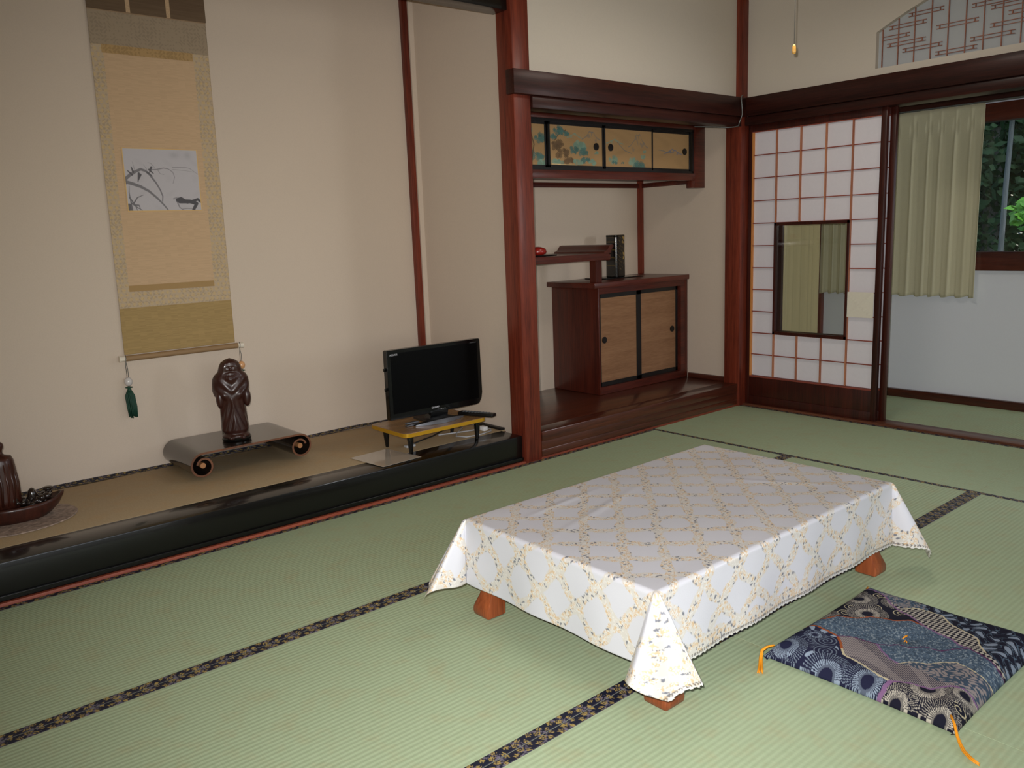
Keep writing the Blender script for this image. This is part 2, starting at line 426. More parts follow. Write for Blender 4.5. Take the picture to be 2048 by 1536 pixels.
# ---------------------------------------------------------------- brocade edging
def heri_cols(L, w, seed, nx, ny, flat=False):
    x = np.linspace(0, L, nx)[None, :]; y = np.linspace(0, w, ny)[:, None]
    X = x + 0 * y; Y = y + 0 * x
    P = .071
    navy = np.array(lin((20, 24, 44))); mauve = np.array(lin((112, 104, 118))); gold = np.array(lin((170, 146, 84)))
    col = np.ones(X.shape + (3,)) * navy
    ph = (X + Y * .8 + .006 * np.sin(Y * 260 + X * 30)) % P
    wig = .0035 * np.sin(Y * 520) + .002 * np.sin(X * 700)
    m = np.abs(ph - P * .30 + wig) < .0042
    m |= np.abs(ph - P * .52 + wig * 1.3) < .0024
    col[m] = mauve
    fx = (X % P)
    for cx, cy, r in [(.008, .010, .011), (.040, .006, .009), (.058, .021, .010), (.024, .023, .009)]:
        dx = (fx - cx + P / 2) % P - P / 2; dy = Y - cy * w / .03
        d = np.hypot(dx, dy); a = np.arctan2(dy, dx)
        inside = d < r * (.8 + .2 * np.cos(5 * a + cx * 900))
        line = np.cos(14 * a + d * 900) > -.1
        col[inside] = navy * 1.3
        col[inside & line] = gold
    e = (Y < .0012) | (Y > w - .0012)
    col[e] = mauve * .5
    return X, Y, col

def heri(name, L, w, loc_fn, parent, seed=0, res=.0022, z=.0012):
    nx = max(8, int(L / res)); ny = max(6, int(w / res))
    X, Y, col = heri_cols(L, w, seed, nx, ny)
    P = np.zeros(X.shape + (3,)); a, b = loc_fn(X, Y)
    P[..., 0] = a; P[..., 1] = b; P[..., 2] = z
    edge = np.minimum(Y, w - Y); P[..., 2] = z - .0011 * (edge < .0008)
    me = grid_mesh(name, P, col)
    return link(name, me, M['heri'], parent)

def tatami(label, cx, cy, L, rz=0, wd=W, res=.0022):
    """one mat: local X is its long side; the brocade strips run along both long sides"""
    t = thing('tatami_mat', label, 'floor mat', (cx, cy, 0), rz, 'tatami mats of the room floor')
    g = .0003
    bm = BM(); box(bm, (-L / 2 + g, -wd / 2 + g, -.055), (L / 2 - g, wd / 2 - g, 0), .0005)
    o = obj('woven_surface', bm, M['tatami'], t)
    hw = .030
    heri('cloth_border', L - 2 * g, hw, lambda X, Y: (X - L / 2 + g, Y - wd / 2 + g), t, 0, res)
    heri('cloth_border', L - 2 * g, hw, lambda X, Y: (X - L / 2 + g, wd / 2 - g - Y), t, 1, res)
    return t

t = T
for k, (n, lb) in enumerate([
    (0, 'green rush mat along the black alcove sill, ending below the wooden step'),
    (1, 'green rush mat along the alcove sill, in the far left of the floor')]):
    tatami(lb, T - W - k * 2 * W, -W / 2, 2 * W, 0, res=.003)
tatami('green rush mat under the back half of the draped table', T - W, -1.5 * W, 2 * W)
tatami('green rush mat in the lower left foreground, between two patterned borders', T - 3 * W, -1.5 * W, 2 * W)
tatami('green rush mat with the blue patterned cushion lying on it', T - W, -2.5 * W, 2 * W)
tatami('green rush mat at the bottom edge, in front of the draped table corner', T - 3 * W, -2.5 * W, 2 * W)
tatami('green rush mat cut off by the lower right corner, below the cushion', T - W, -3.5 * W, 2 * W)
tatami('green rush mat laid crosswise before the paper sliding door', T + W / 2 + .012, -W, 2 * W, PI / 2, W + .02, .004)
tatami('green rush mat laid crosswise at the right edge, before the veranda sill', T + W / 2 + .012, -3 * W, 2 * W, PI / 2, W + .02, .004)

# ---------------------------------------------------------------- straw mat in the scroll alcove
t = thing('straw_mat', 'long tan straw mat covering the raised alcove floor under the statue', 'mat', (0, 0, 0))
bxo('woven_surface', (XL, .197, .1385), (.028, .866, .1455), M['goza'], t, .001)
def rear(X, Y):
    return X + XL, .898 - Y - 0 * X
x = np.linspace(XL, .028, 1400)[None, :]; y = np.linspace(0, 1, 14)[:, None]
wv = .034 + .010 * np.exp(-((x + 1.85) / .16) ** 2) + .004 * np.sin(x * 5)
X_, Y_, col = heri_cols(.028 - XL, .034, 0, 1400, 14)
P = np.zeros((14, 1400, 3)); P[..., 0] = x; P[..., 1] = .8985 - y * wv
P[..., 2] = .1462 + .010 * (1 - y) ** 2 + .002 * np.sin(x * 9)
link('cloth_border', grid_mesh('cloth_border', P, col * .8), M['heri'], t)
bxo('side_border', (.0, .20, .1455), (.028, .866, .158), M['blackmatte'], t, .002)

# ---------------------------------------------------------------- sliding paper doors
def shoji(n, label, X0, y0, y1, z0, z1, patch=False, wide=0):
    """y0 > y1; X0 front face; 5 x 11 lattice with a glazed opening"""
    t = thing('door_%d' % n, label, 'sliding door', (X0, (y0 + y1) / 2, z0)); t['kind'] = 'structure'
    t.location = (0, 0, 0)
    th = .030
    cy = [y0 - .032 - k * (y0 - y1 - .064 - .002) / 5 for k in range(6)]
    zt, zb = 1.762, .205
    dz = (zt - zb) / 11
    bm = BM()
    box(bm, (X0, y0, z0), (X0 + th, cy[0] + .006, z1), .002)
    box(bm, (X0, cy[5] - .002, z0), (X0 + th, y1, z1), .002)
    box(bm, (X0 + .001, cy[0] + .006, zt + .004), (X0 + th - .001, cy[5] - .002, z1), .001)
    box(bm, (X0 + .001, cy[0] + .006, z0), (X0 + th - .001, cy[5] - .002, z0 + .055), .001)
    box(bm, (X0 + .004, cy[0] + .006, z0 + .055), (X0 + th - .006, cy[5] - .002, zb - .012), .001)
    obj('frame', bm, M['doorz'], t, math.radians(35))
    bm = BM()
    box(bm, (X0 + .004, cy[0] + .007, zb - .012), (X0 + .022, cy[5] - .002, zb - .002), .0005)
    box(bm, (X0 + .004, cy[0] + .007, zt - .001), (X0 + .022, cy[5] - .002, zt + .005), .0005)
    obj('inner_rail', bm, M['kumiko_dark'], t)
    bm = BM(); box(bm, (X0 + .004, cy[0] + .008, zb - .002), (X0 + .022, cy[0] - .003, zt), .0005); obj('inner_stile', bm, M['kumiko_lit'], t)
    bm = BM()
    for k in range(1, 5):
        segs = [(zb, zt)] if k in (1, 4) else [(zb, zt - 9 * dz), (zt - 4 * dz, zt)]
        for a, b in segs: box(bm, (X0 + .005, cy[k] - .0035, a), (X0 + .021, cy[k] + .0035, b), .0004)
    obj('lattice', bm, M['kumiko'], t)
    bm = BM()
    for k in range(1, 11):
        z = zt - k * dz
        segs = [(cy[0] - .003, cy[5])] if (k <= 4 or k >= 9) else [(cy[0] - .003, cy[1]), (cy[4], cy[5])]
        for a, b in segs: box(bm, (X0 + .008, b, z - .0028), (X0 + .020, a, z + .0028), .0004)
    obj('cross_lattice', bm, M['kumiko_dark'], t)
    wy0, wy1, wz0, wz1 = cy[1] + .002, cy[4] - .002, zt - 9 * dz, zt - 4 * dz
    bm = BM()
    px = X0 + .0205
    for a, b, c, d in [(cy[0], cy[1], zb, zt), (cy[4], cy[5], zb, zt), (cy[1], cy[4], zb, wz0), (cy[1], cy[4], wz1, zt)]:
        box(bm, (px, b, c), (px + .0006, a, d))
    obj('paper', bm, M['paper'], t)
    bm = BM()
    fw = .019
    box(bm, (X0 - .002, wy1, wz0), (X0 + .026, wy0, wz0 + fw), .001); box(bm, (X0 - .002, wy1, wz1 - fw), (X0 + .026, wy0, wz1), .001)
    box(bm, (X0 - .002 + (.004 if wide else 0), wy0 - fw * .8, wz0), (X0 + .026, wy0 + wide, wz1), .001); box(bm, (X0 - .002, wy1, wz0), (X0 + .026, wy1 + fw * .8, wz1), .001)
    obj('glass_frame', bm, M['doorz'], t)
    bxo('glass_pane', (X0 + .012, wy1 + .01, wz0 + .01), (X0 + .015, wy0 - .01, wz1 - .01), M['glass'], t, 0)
    if patch:
        zc = zt - 7.5 * dz
        bm = BM()
        ny_ = 13
        a0, a1, b0, b1 = cy[4] + .008, cy[5] + .003, zc - dz * .53, zc + dz * .53
        vs = [[bm.verts.new((X0 + .003 - .0014 * (1 if abs(i - j) < 1 or abs(i + j - ny_ + 1) < 1 else 0), a0 + (a1 - a0) * i / (ny_ - 1), b0 + (b1 - b0) * j / (ny_ - 1))) for j in range(ny_)] for i in range(ny_)]
        for i in range(ny_ - 1):
            for j in range(ny_ - 1): bm.faces.new((vs[i][j], vs[i + 1][j], vs[i + 1][j + 1], vs[i][j + 1]))
        pt = obj('paper_patch', bm, M['patch'], t); pt['label'] = 'cream paper patch creased crosswise over one lattice cell'
    return t
shoji(1, 'white paper lattice sliding door with a glazed opening beside the corner post', 1.957, -.014, -.905, .012, 1.806, True)
shoji(2, 'second paper sliding door hidden behind the first in the rear groove', 2.005, -.020, -.935, .012, 1.806, False, .07)

# transom lattice
t = thing('transom_screen', 'arched transom screen with thin brown lattice over pale paper above the door rail', 'transom')
bm = BM()
vs = [bm.verts.new((SH + .0335, y, ZB0 - .0)) for y in ys]; vt = [bm.verts.new((SH + .0335, y, arch(y))) for y in ys]
for k in range(28): bm.faces.new((vs[k], vs[k + 1], vt[k + 1], vt[k]))
obj('paper', bm, plain('transom_paper', (176, 180, 182), .9, noise=.02), t)
bm = BM()
kx = SH + .022
V = [-.856 - .0866 * k for k in range(20)]
for y in V:
    if y > YE + .02: box(bm, (kx, y - .0022, ZB0), (kx + .008, y + .0022, arch(y)), 0)
def pairbar(a, b, z):
    ya, yb = V[0] - .0866 * a, V[0] - .0866 * b
    for zz in (z, z - .017):
        lo = ya; hi = yb
        while arch(lo) < zz and lo > hi: lo -= .005
        if lo > hi: box(bm, (kx - .001, hi, zz - .0016), (kx + .006, lo, zz + .0016), 0)
    for yy in (ya - .018, yb + .018):
        if a > 0 and arch(yy) > z: box(bm, (kx - .001, yy - .0025, z - .017), (kx + .006, yy + .0025, z), 0)
        elif a <= 0 and yy < ya - .05: box(bm, (kx - .001, yy - .0025, z - .017), (kx + .006, yy + .0025, z), 0)
for a, b, z in [(0, 1.7, 2.177), (.3, 2.7, 2.137), (1.3, 3.7, 2.096), (3.3, 5.7, 2.050), (.4, 2.7, 2.226), (1.6, 3.7, 2.272), (3.3, 5.7, 2.181),
                (5.3, 7.7, 2.088), (6.35, 9.7, 2.137), (6.35, 9.7, 2.223), (7.3, 10.7, 2.181), (5.3, 7.7, 2.250), (9.3, 12, 2.06), (11, 14, 2.14), (12, 15, 2.25), (14, 17, 2.09)]:
    pairbar(a, b, z)
obj('lattice', bm, wood('transom_bar', (132, 84, 66), (164, 112, 92), 'y', .5, 0), t)

# ---------------------------------------------------------------- veranda window, curtains
t = thing('window_1', 'dark framed veranda window looking onto the garden', 'window'); t['kind'] = 'structure'
bm = BM()
box(bm, (2.805, WY1 - .05, WZ0 - .115), (2.90, WY0 + .05, WZ0), .003); box(bm, (2.805, WY1 - .05, WZ1), (2.90, WY0 + .05, WZ1 + .105), .003)
box(bm, (2.82, WY0, WZ0), (2.90, WY0 + .05, WZ1), .002); box(bm, (2.82, WY1 - .05, WZ0), (2.90, WY1, WZ1), .002)
box(bm, (2.84, -1.83, WZ0), (2.88, -1.79, WZ1), .002)
obj('window_frame', bm, M['darky'], t, math.radians(35))
bxo('glass_pane', (2.862, WY1, WZ0), (2.866, WY0, WZ1), M['glass'], t, 0)

def curtain(name, label, mat, a, b, z0, z1, nf, axis='y', amp=.022, off=2.79, seed=1, group=None):
    """pleated curtain hanging between a and b along axis"""
    t = thing(name, label, 'curtain', group=group)
    rnd = np.random.default_rng(seed)
    nx, nz = nf * 16, 44
    s = np.linspace(0, 1, nx)[None, :]; h = np.linspace(0, 1, nz)[:, None]
    jit = np.cumsum(rnd.uniform(.7, 1.3, nf + 1)); jit = (jit - jit[0]) / (jit[-1] - jit[0])
    ph = np.interp(s, jit, np.arange(nf + 1))
    wave = np.abs(np.sin(ph * PI)) ** .6 * 2 - 1
    wave2 = np.sin(ph * 2 * PI * 1.0 + 1.2)
    A = amp * (.18 + .82 * np.clip((1 - h) * 5.5 - .35, 0, 1))
    d = wave * A + wave2 * A * .35
    pinch = np.exp(-((h - .90) / .03) ** 2) * (np.cos(ph * 2 * PI) > .5) * .008
    u = a + (b - a) * s + 0 * h
    u = u + (.25 * (b - a) / nf) * np.sin(ph * 2 * PI) * (1 - h) * .5
    z = z0 + (z1 - z0) * h + .006 * np.sin(ph * 2 * PI) * (1 - h) + .004 * np.abs(np.sin(ph * PI)) * (h > .98)
    P = np.zeros((nz, nx, 3))
    if axis == 'y': P[..., 0] = off + d + pinch; P[..., 1] = u
    else: P[..., 1] = off + d; P[..., 0] = u
    P[..., 2] = z
    me = grid_mesh('drape', P)
    o = link('drape', me, mat, t, True)
    md = o.modifiers.new('thickness', 'SOLIDIFY'); md.thickness = .002
    return t
curtain('curtain', 'short olive-beige pleated curtain beside the garden window, right of the sliding door', M['curtain'], -.492, -1.10, .688, 1.853, 7, seed=3, amp=.018)
curtain('curtain', 'short olive-beige curtain seen through the door glass, above the bluish wall', M['curtain'], -.006, -.44, .690, 1.853, 7, seed=5, amp=.018)
curtain('curtain', 'floor-length ochre curtain seen through the left half of the door glass', M['curtainlong'], 2.02, 2.782, .02, 1.853, 9, 'x', .02, -.045, 9)
bm = BM(); tube(bm, [(2.795, -.02, 1.862), (2.795, -3.4, 1.862)], .006)
tag(obj('curtain_rail', bm, M['metalcord'], None, True), 'thin grey curtain rail along the top of the veranda window', 'rail')

# ---------------------------------------------------------------- garden
tag(bxo('garden_ground', (3.1, -14, -.6), (20, 16, -.55), M['ground'], None, 0), 'dark garden soil outside the veranda window', 'ground', kind='stuff')
def leafy(bm, c, r, n, size, seed):
    rnd = random.Random(seed)
    for _ in range(n):
        v = Vector((rnd.gauss(0, 1), rnd.gauss(0, 1), rnd.gauss(0, 1))).normalized() * rnd.random() ** .45
        p = Vector((c[0] + v.x * r[0], c[1] + v.y * r[1], c[2] + v.z * r[2]))
        a = Vector((rnd.gauss(0, 1), rnd.gauss(0, 1), rnd.gauss(0, .6))).normalized() * size * rnd.uniform(.6, 1.4)
        b = a.orthogonal().normalized() * size * .35
        q = [bm.verts.new(p - a * .5), bm.verts.new(p + b), bm.verts.new(p + a * .5), bm.verts.new(p - b)]
        bm.faces.new(q)
def tree(label, x, y, h, tr, leaf, crowns, seed, n=1500, lean=.1, size=.12):
    t = thing('garden_tree', label, 'tree', (x, y, -.548), 0, 'trees outside the veranda window')
    bm = BM(); tube(bm, [(0, 0, 0), (lean * .3, 0, h * .4), (lean, 0, h * .8), (lean * 1.2, 0, h)], [tr, tr * .9, tr * .7, tr * .3], 10)
    obj('trunk', bm, M['bark'], t, True)
    bm = BM()
    for k, (c, r) in enumerate(crowns): leafy(bm, c, r, n, size, seed + k)
    obj('foliage', bm, leaf, t)
tree('slim tree with a pale grey trunk seen through the window', 6.6, .12, 5, .028, M['leafmid'], [((0, 0, 3.3), (.9, .9, .6)), ((.3, -.3, 4.1), (1, 1, .8))], 3, 1500, .25)
tree('low maple with bright yellow-green leaves at the right edge of the window', 5.2, -.62, 2.4, .03, M['leafbright'], [((0, .0, 1.74), (.2, .17, .15)), ((.1, -.40, 1.95), (.3, .3, .2))], 13, 110, .05, .10)
tree('dark evergreen tree deep in the garden behind the pale trunk', 9.7, 4.3, 6, .12, M['leafdark'], [((0, 0, 2.4), (1.3, 1.2, 1.6)), ((0, 0, 4.4), (1.3, 1.2, 1.4))], 23, 3600, .1, .15)
tree('dark evergreen tree at the back right of the garden', 9.6, 1.3, 6, .12, M['leafdark'], [((0, 0, 2.2), (1.3, 1.2, 1.5)), ((0, 0, 4.4), (1.3, 1.2, 1.4))], 33, 3600, .1, .15)
tree('broad dark evergreen tree filling the left of the garden view', 9.8, 7.3, 6, .12, M['leafdark'], [((0, 0, 2.4), (1.3, 1.3, 1.6)), ((0, 0, 4.4), (1.3, 1.3, 1.4))], 43, 3600, .1, .15)
bm = BM(); leafy(bm, (12.6, 4.0, 2.75), (.9, 9, 3.2), 16000, .26, 5)
tag(obj('hedge', bm, M['leafdark']), 'tall dark hedge closing the garden behind the trees', 'hedge')

# ---------------------------------------------------------------- low table
t = thing('low_table', 'low chestnut-brown table with flared feet under the lace-patterned cloth', 'table', (-.67, -1.56, 0))
TX, TY = .612, .385
bm = BM(); box(bm, (-TX, -TY, .285), (TX, TY, .3135), .006); obj('tabletop', bm, M['tablewood'], t, math.radians(35))
bm = BM()
for s in (-1, 1):
    box(bm, (-.54, s * .315 - .012, .235), (.54, s * .315 + .012, .285), .002); box(bm, (s * .54 - .012, -.315, .235), (s * .54 + .012, .315, .285), .002)
obj('apron', bm, M['tablewood'], t)
def leg_bm(sx, sy):
    """local origin at the outer foot corner; the two outer faces sweep out to the foot, the inner faces are upright"""
    bm = BM()
    rings = []
    for z, o_ in [(.0, .006), (.004, .002), (.014, .0), (.028, .001), (.045, .007), (.065, .015), (.09, .022), (.12, .026), (.285, .027)]:
        i_ = .077 - (.004 if z == 0 else 0)
        rr = .007
        c = [(o_, o_), (i_, o_), (i_, i_), (o_, i_)]
        rg = []
        for k, (px, py) in enumerate(c):
            dx, dy = (1 if k in (0, 3) else -1), (1 if k in (0, 1) else -1)
            arc = [(px, py + dy * rr), (px + dx * rr * .3, py + dy * rr * .3), (px + dx * rr, py)]
            if k in (1, 3): arc = arc[::-1]
            rg += [bm.verts.new((-sx * u, -sy * v, z)) for u, v in arc]
        rings.append(rg)
    n = len(rings[0])
    for A, B in zip(rings, rings[1:]):
        for k in range(n): bm.faces.new((A[k], A[(k + 1) % n], B[(k + 1) % n], B[k]))
    bm.faces.new(rings[0]); bm.faces.new(rings[-1])
    return bm
for sx, sy, lx, ly in ((-1, 1, -.612, .371), (-1, -1, -.609, -.411), (1, -1, .598, -.389), (1, 1, .598, .371)):
    o = obj('leg', leg_bm(sx, sy), M['tablewood'], t, math.radians(40)); o.location = (lx, ly, 0)
t.location.z = .0016

# ---------------------------------------------------------------- tablecloth
def hashn(a, b, k=0):
    v = np.sin(a * 127.1 + b * 311.7 + k * 74.7) * 43758.5453
    return v - np.floor(v)
WHITE = np.array(lin((211, 211, 218))); PEACH = np.array(lin((212, 184, 148))); GREY = np.array(lin((122, 124, 134))); CREAM = np.array(lin((224, 221, 216))); BAND = np.array(lin((212, 207, 200)))
def cloth_color(x, y, hem):
    """x,y flat cloth coordinates in metres, hem distance to the nearest edge"""
    P = .1535
    a = (x + y + 2.775) / P; b = (x - y - .725) / P
    da = np.abs(a - np.round(a)) * P / 1.414; db = np.abs(b - np.round(b)) * P / 1.414
    wob = .004 * np.sin(x * 95) + .003 * np.sin(y * 110 + 1)
    mask = (np.minimum(da, db) + wob * .8) < .0145
    
    hem, hemy, extra = hem
    hem = hemy
    mask |= extra
    border = (hem < .055 + .018 * np.sin((x + y) * 40) * np.cos((x - y) * 37)) & (hem > .012)
    mask |= border
    col = np.ones(x.shape + (3,)) * WHITE
    col[mask] = BAND
    for cell, k in ((.0150, 0), (.0165, 5)):
        ox = .5 * k * cell * .2
        gx = np.floor((x + ox) / cell); gy = np.floor((y + ox) / cell)
        best = np.zeros(x.shape, bool)
        for ix in (-1, 0, 1):
            for iy in (-1, 0, 1):
                cx, cy = gx + ix, gy + iy
                px = (cx + .2 + .6 * hashn(cx, cy, k)) * cell - ox; py = (cy + .2 + .6 * hashn(cx, cy, k + 1)) * cell - ox
                h = hashn(cx, cy, k + 2)
                ang = h * 6.28
                dx, dy = x - px, y - py
                rx = dx * np.cos(ang) + dy * np.sin(ang); ry = -dx * np.sin(ang) + dy * np.cos(ang)
                th = np.arctan2(ry, rx); d = np.hypot(rx, ry)
                kind = hashn(cx, cy, k + 3)
                if k == 0:
                    g = mask & (kind < .52) & (np.hypot(rx / 1.0, ry / .5) < .0062)
                    col[g] = GREY
                else:
                    f_ = mask & (kind < .72) & (d < .0082 * (.86 + .14 * np.cos(5 * th)))
                    col[f_] = PEACH
                    ring = f_ & ((np.abs(d - .0036) < .0007) | (np.abs(d - .0068) < .0006))
                    col[ring] = CREAM
    # white vine running through the garlands
    for q, o_, s0 in ((da, a, 1), (db, b, -1)):
        v = np.abs(((x + s0 * y) * 0 + (x - s0 * y) * 0 + q) - (.005 + .004 * np.sin((x - s0 * y) * 130))) < .0009
        col[v & mask] = CREAM
    # openwork hem: holes not cut, the dark behind them is painted on
    hole = (hem > .0075) & (hem < .0165)
    s = x + y * 1.0
    zig = np.abs(((x + y) / .0105) % 1 - .5) * 2
    hz = (hem - .0075) / .009
    hole &= np.abs(zig - hz) > .28
    col[hole] = np.array(lin((120, 112, 104)))
    col[(hem > .006) & (hem < .0085)] = CREAM
    col[(hem <= .006)] = CREAM * .98
    return col

HX, HY, R = .618, .390, .012       # half size of the hard edge, rounding
DR = .208                           # drop
res = .0026
ux = np.arange(-(HX - R) - DR - R * .57, (HX - R) + DR + R * .57, res); uy = np.arange(-(HY - R) - DR - .013 - R * .57, (HY - R) + DR + R * .57, res)
U, V_ = np.meshgrid(ux, uy)
ex = np.abs(U) - (HX - R); ey = np.abs(V_) - (HY - R)
sxn, syn = np.sign(U), np.sign(V_)
exm, eym = np.maximum(ex, 0), np.maximum(ey, 0)
hemy_ = np.minimum(uy[-1] - V_, V_ - uy[0])
hem = np.minimum(ux[-1] - np.abs(U), hemy_)
def roundh(q):
    t_ = np.minimum(q / R, PI / 2)
    return R * np.sin(t_), R * (1 - np.cos(t_)) + np.maximum(q - R * PI / 2, 0)
P = np.zeros(U.shape + (3,))
Zt = .3165
wr = .0016 * np.sin(U * 7 + V_ * 3) * np.sin(V_ * 9 - U * 2) + .0022 * np.exp(-((V_ - .18 - .25 * (U + .1)) / .018) ** 2) * np.exp(-((U + .25) / .22) ** 2) \
    + .002 * np.exp(-((V_ - .30 - .1 * U) / .014) ** 2) * np.exp(-((U + .3) / .15) ** 2) + .0016 * np.exp(-((U - .3 + .6 * V_) / .02) ** 2) * np.exp(-((V_ + .1) / .15) ** 2)
P[..., 0] = np.clip(U, -(HX - R), HX - R); P[..., 1] = np.clip(V_, -(HY - R), HY - R); P[..., 2] = Zt + wr * np.clip(-np.maximum(ex, ey) / .05, 0, 1)
side = (exm > 0) ^ (eym > 0)
q = np.where(exm > 0, exm, eym)
h_, d_ = roundh(q)
isx = side & (exm > 0); isy = side & (eym > 0)
fl = .035 * np.maximum(q - .03, 0) + .0035 * np.sin(np.where(isx, V_, U) * 23) * np.clip(q / .2, 0, 1)
P[..., 0] += np.where(isx, sxn * (h_ + fl), 0); P[..., 1] += np.where(isy, syn * (h_ + fl), 0)
P[..., 2] -= np.where(side, d_, 0)
# lift of the hems where the cloth is held tight (middle of the long side)
# corner ears
cor = (exm > 0) & (eym > 0)
rr = np.hypot(exm, eym); KA = np.where((sxn < 0) & (syn < 0), .21, np.where((sxn > 0) & (syn < 0), .0, .10)); kr = 1 - KA * np.clip(rr / .29, 0, 1) * np.sin(np.arctan2(eym, exm) * 2) ** 2; th = np.arctan2(eym, exm); tt = th / (PI / 2)
hr, dr = roundh(rr)
k = np.clip((rr - R) / .05, 0, 1)
# per corner shape: outward lean, fold width, ripples
lean = np.where(sxn < 0, np.where(syn < 0, .56, .58), np.where(syn < 0, .46, .5))
wid = np.where((sxn < 0) & (syn < 0), .36, np.where(sxn < 0, .14, .28))
rip = np.where((sxn < 0) & (syn < 0), .03, .02)
out = rr * kr * lean * np.sin(PI * tt) ** 1.0 * (1 - np.where((sxn < 0) & (syn < 0), .42, .16) * np.exp(-((tt - .56) / .085) ** 2) - np.where((sxn < 0) & (syn < 0), .16, 0) * np.exp(-((tt - .28) / .05) ** 2))
lat = rr * (wid * np.sin(2 * PI * tt) + rip * np.sin(6 * PI * tt))
flo = .035 * np.maximum(rr - .03, 0)
dirx = np.cos(th) * (1 - k) + k * (.5 + .5 * np.cos(PI * tt)); diry = np.sin(th) * (1 - k) + k * (.5 - .5 * np.cos(PI * tt))
nn = np.hypot(dirx, diry); dirx /= nn; diry /= nn
skew = np.where((sxn < 0) & (syn > 0), -.95, np.where((sxn > 0) & (syn < 0), -.30, .10))      # which way the ear swings
ax = .707 - skew * .5; ay = .707 + skew * .5
an = np.hypot(ax, ay); ax, ay = ax / an, ay / an
ax = np.where((sxn < 0) & (syn > 0), .97, ax); ay = np.where((sxn < 0) & (syn > 0), .22, ay)
ax = np.where((sxn > 0) & (syn < 0), .80, ax); ay = np.where((sxn > 0) & (syn < 0), .60, ay)
cx_ = dirx * (hr + flo) + out * ax + lat * ay; cy_ = diry * (hr + flo) + out * ay - lat * ax
hor = np.sqrt(out ** 2 + lat ** 2)
drop = np.where(dr > 0, np.maximum(kr * dr * np.sqrt(np.clip(1 - (hor / np.maximum(rr, 1e-4)) ** 2, .45, 1)), 0), 0)
P[..., 0] += np.where(cor, sxn * cx_, 0); P[..., 1] += np.where(cor, syn * cy_, 0); P[..., 2] -= np.where(cor, drop, 0)
col = cloth_color(U - .67, V_ - 1.56, (hem, hemy_, cor & ((np.abs(tt - .5 + .04 * np.sin(rr * 60)) < .085) | (rr > .19 + .02 * np.sin(tt * 20)))))
# scalloped rim
sc = .0045 * (.5 + .5 * np.cos(2 * PI * (U + V_) / .021))
keepv = hemy_ > sc
keep = keepv[:-1, :-1] & keepv[1:, :-1] & keepv[:-1, 1:] & keepv[1:, 1:]
me = grid_mesh('tablecloth', P, col, keep)
o = link('tablecloth', me, M['cloth'], None, True)
o.location = (-.67, -1.56, 0)
md = o.modifiers.new('thickness', 'SOLIDIFY'); md.thickness = .0008; md.offset = 1
tag(o, 'white vinyl tablecloth with beige rose lattice and lace hem draped over the low table', 'tablecloth')

# ---------------------------------------------------------------- floor cushion
def seglines(pts, x, y):
    """signed side of an open polyline: distance and whether the point lies left of it"""
    best = np.full(x.shape, 9.); sd = np.zeros(x.shape)
    for (ax, ay), (bx, by) in zip(pts, pts[1:]):
        dx, dy = bx - ax, by - ay; L2 = dx * dx + dy * dy
        t_ = np.clip(((x - ax) * dx + (y - ay) * dy) / L2, 0, 1)
        d = np.hypot(x - ax - t_ * dx, y - ay - t_ * dy)
        s_ = np.sign(dx * (y - ay) - dy * (x - ax))
        m_ = d < best
        best = np.where(m_, d, best); sd = np.where(m_, s_, sd)
    return best, sd
def inpoly(poly, x, y):
    c = np.zeros(x.shape, bool)
    n = len(poly)
    for i in range(n):
        x1, y1 = poly[i]; x2, y2 = poly[(i + 1) % n]
        if y1 == y2: continue
        m_ = ((y1 > y) != (y2 > y)) & (x < (x2 - x1) * (y - y1) / (y2 - y1) + x1)
        c ^= m_
    return c
CX0, CX1, CY0, CY1 = -.872, -.292, -2.492, -1.986
cxm, cym = (CX0 + CX1) / 2, (CY0 + CY1) / 2
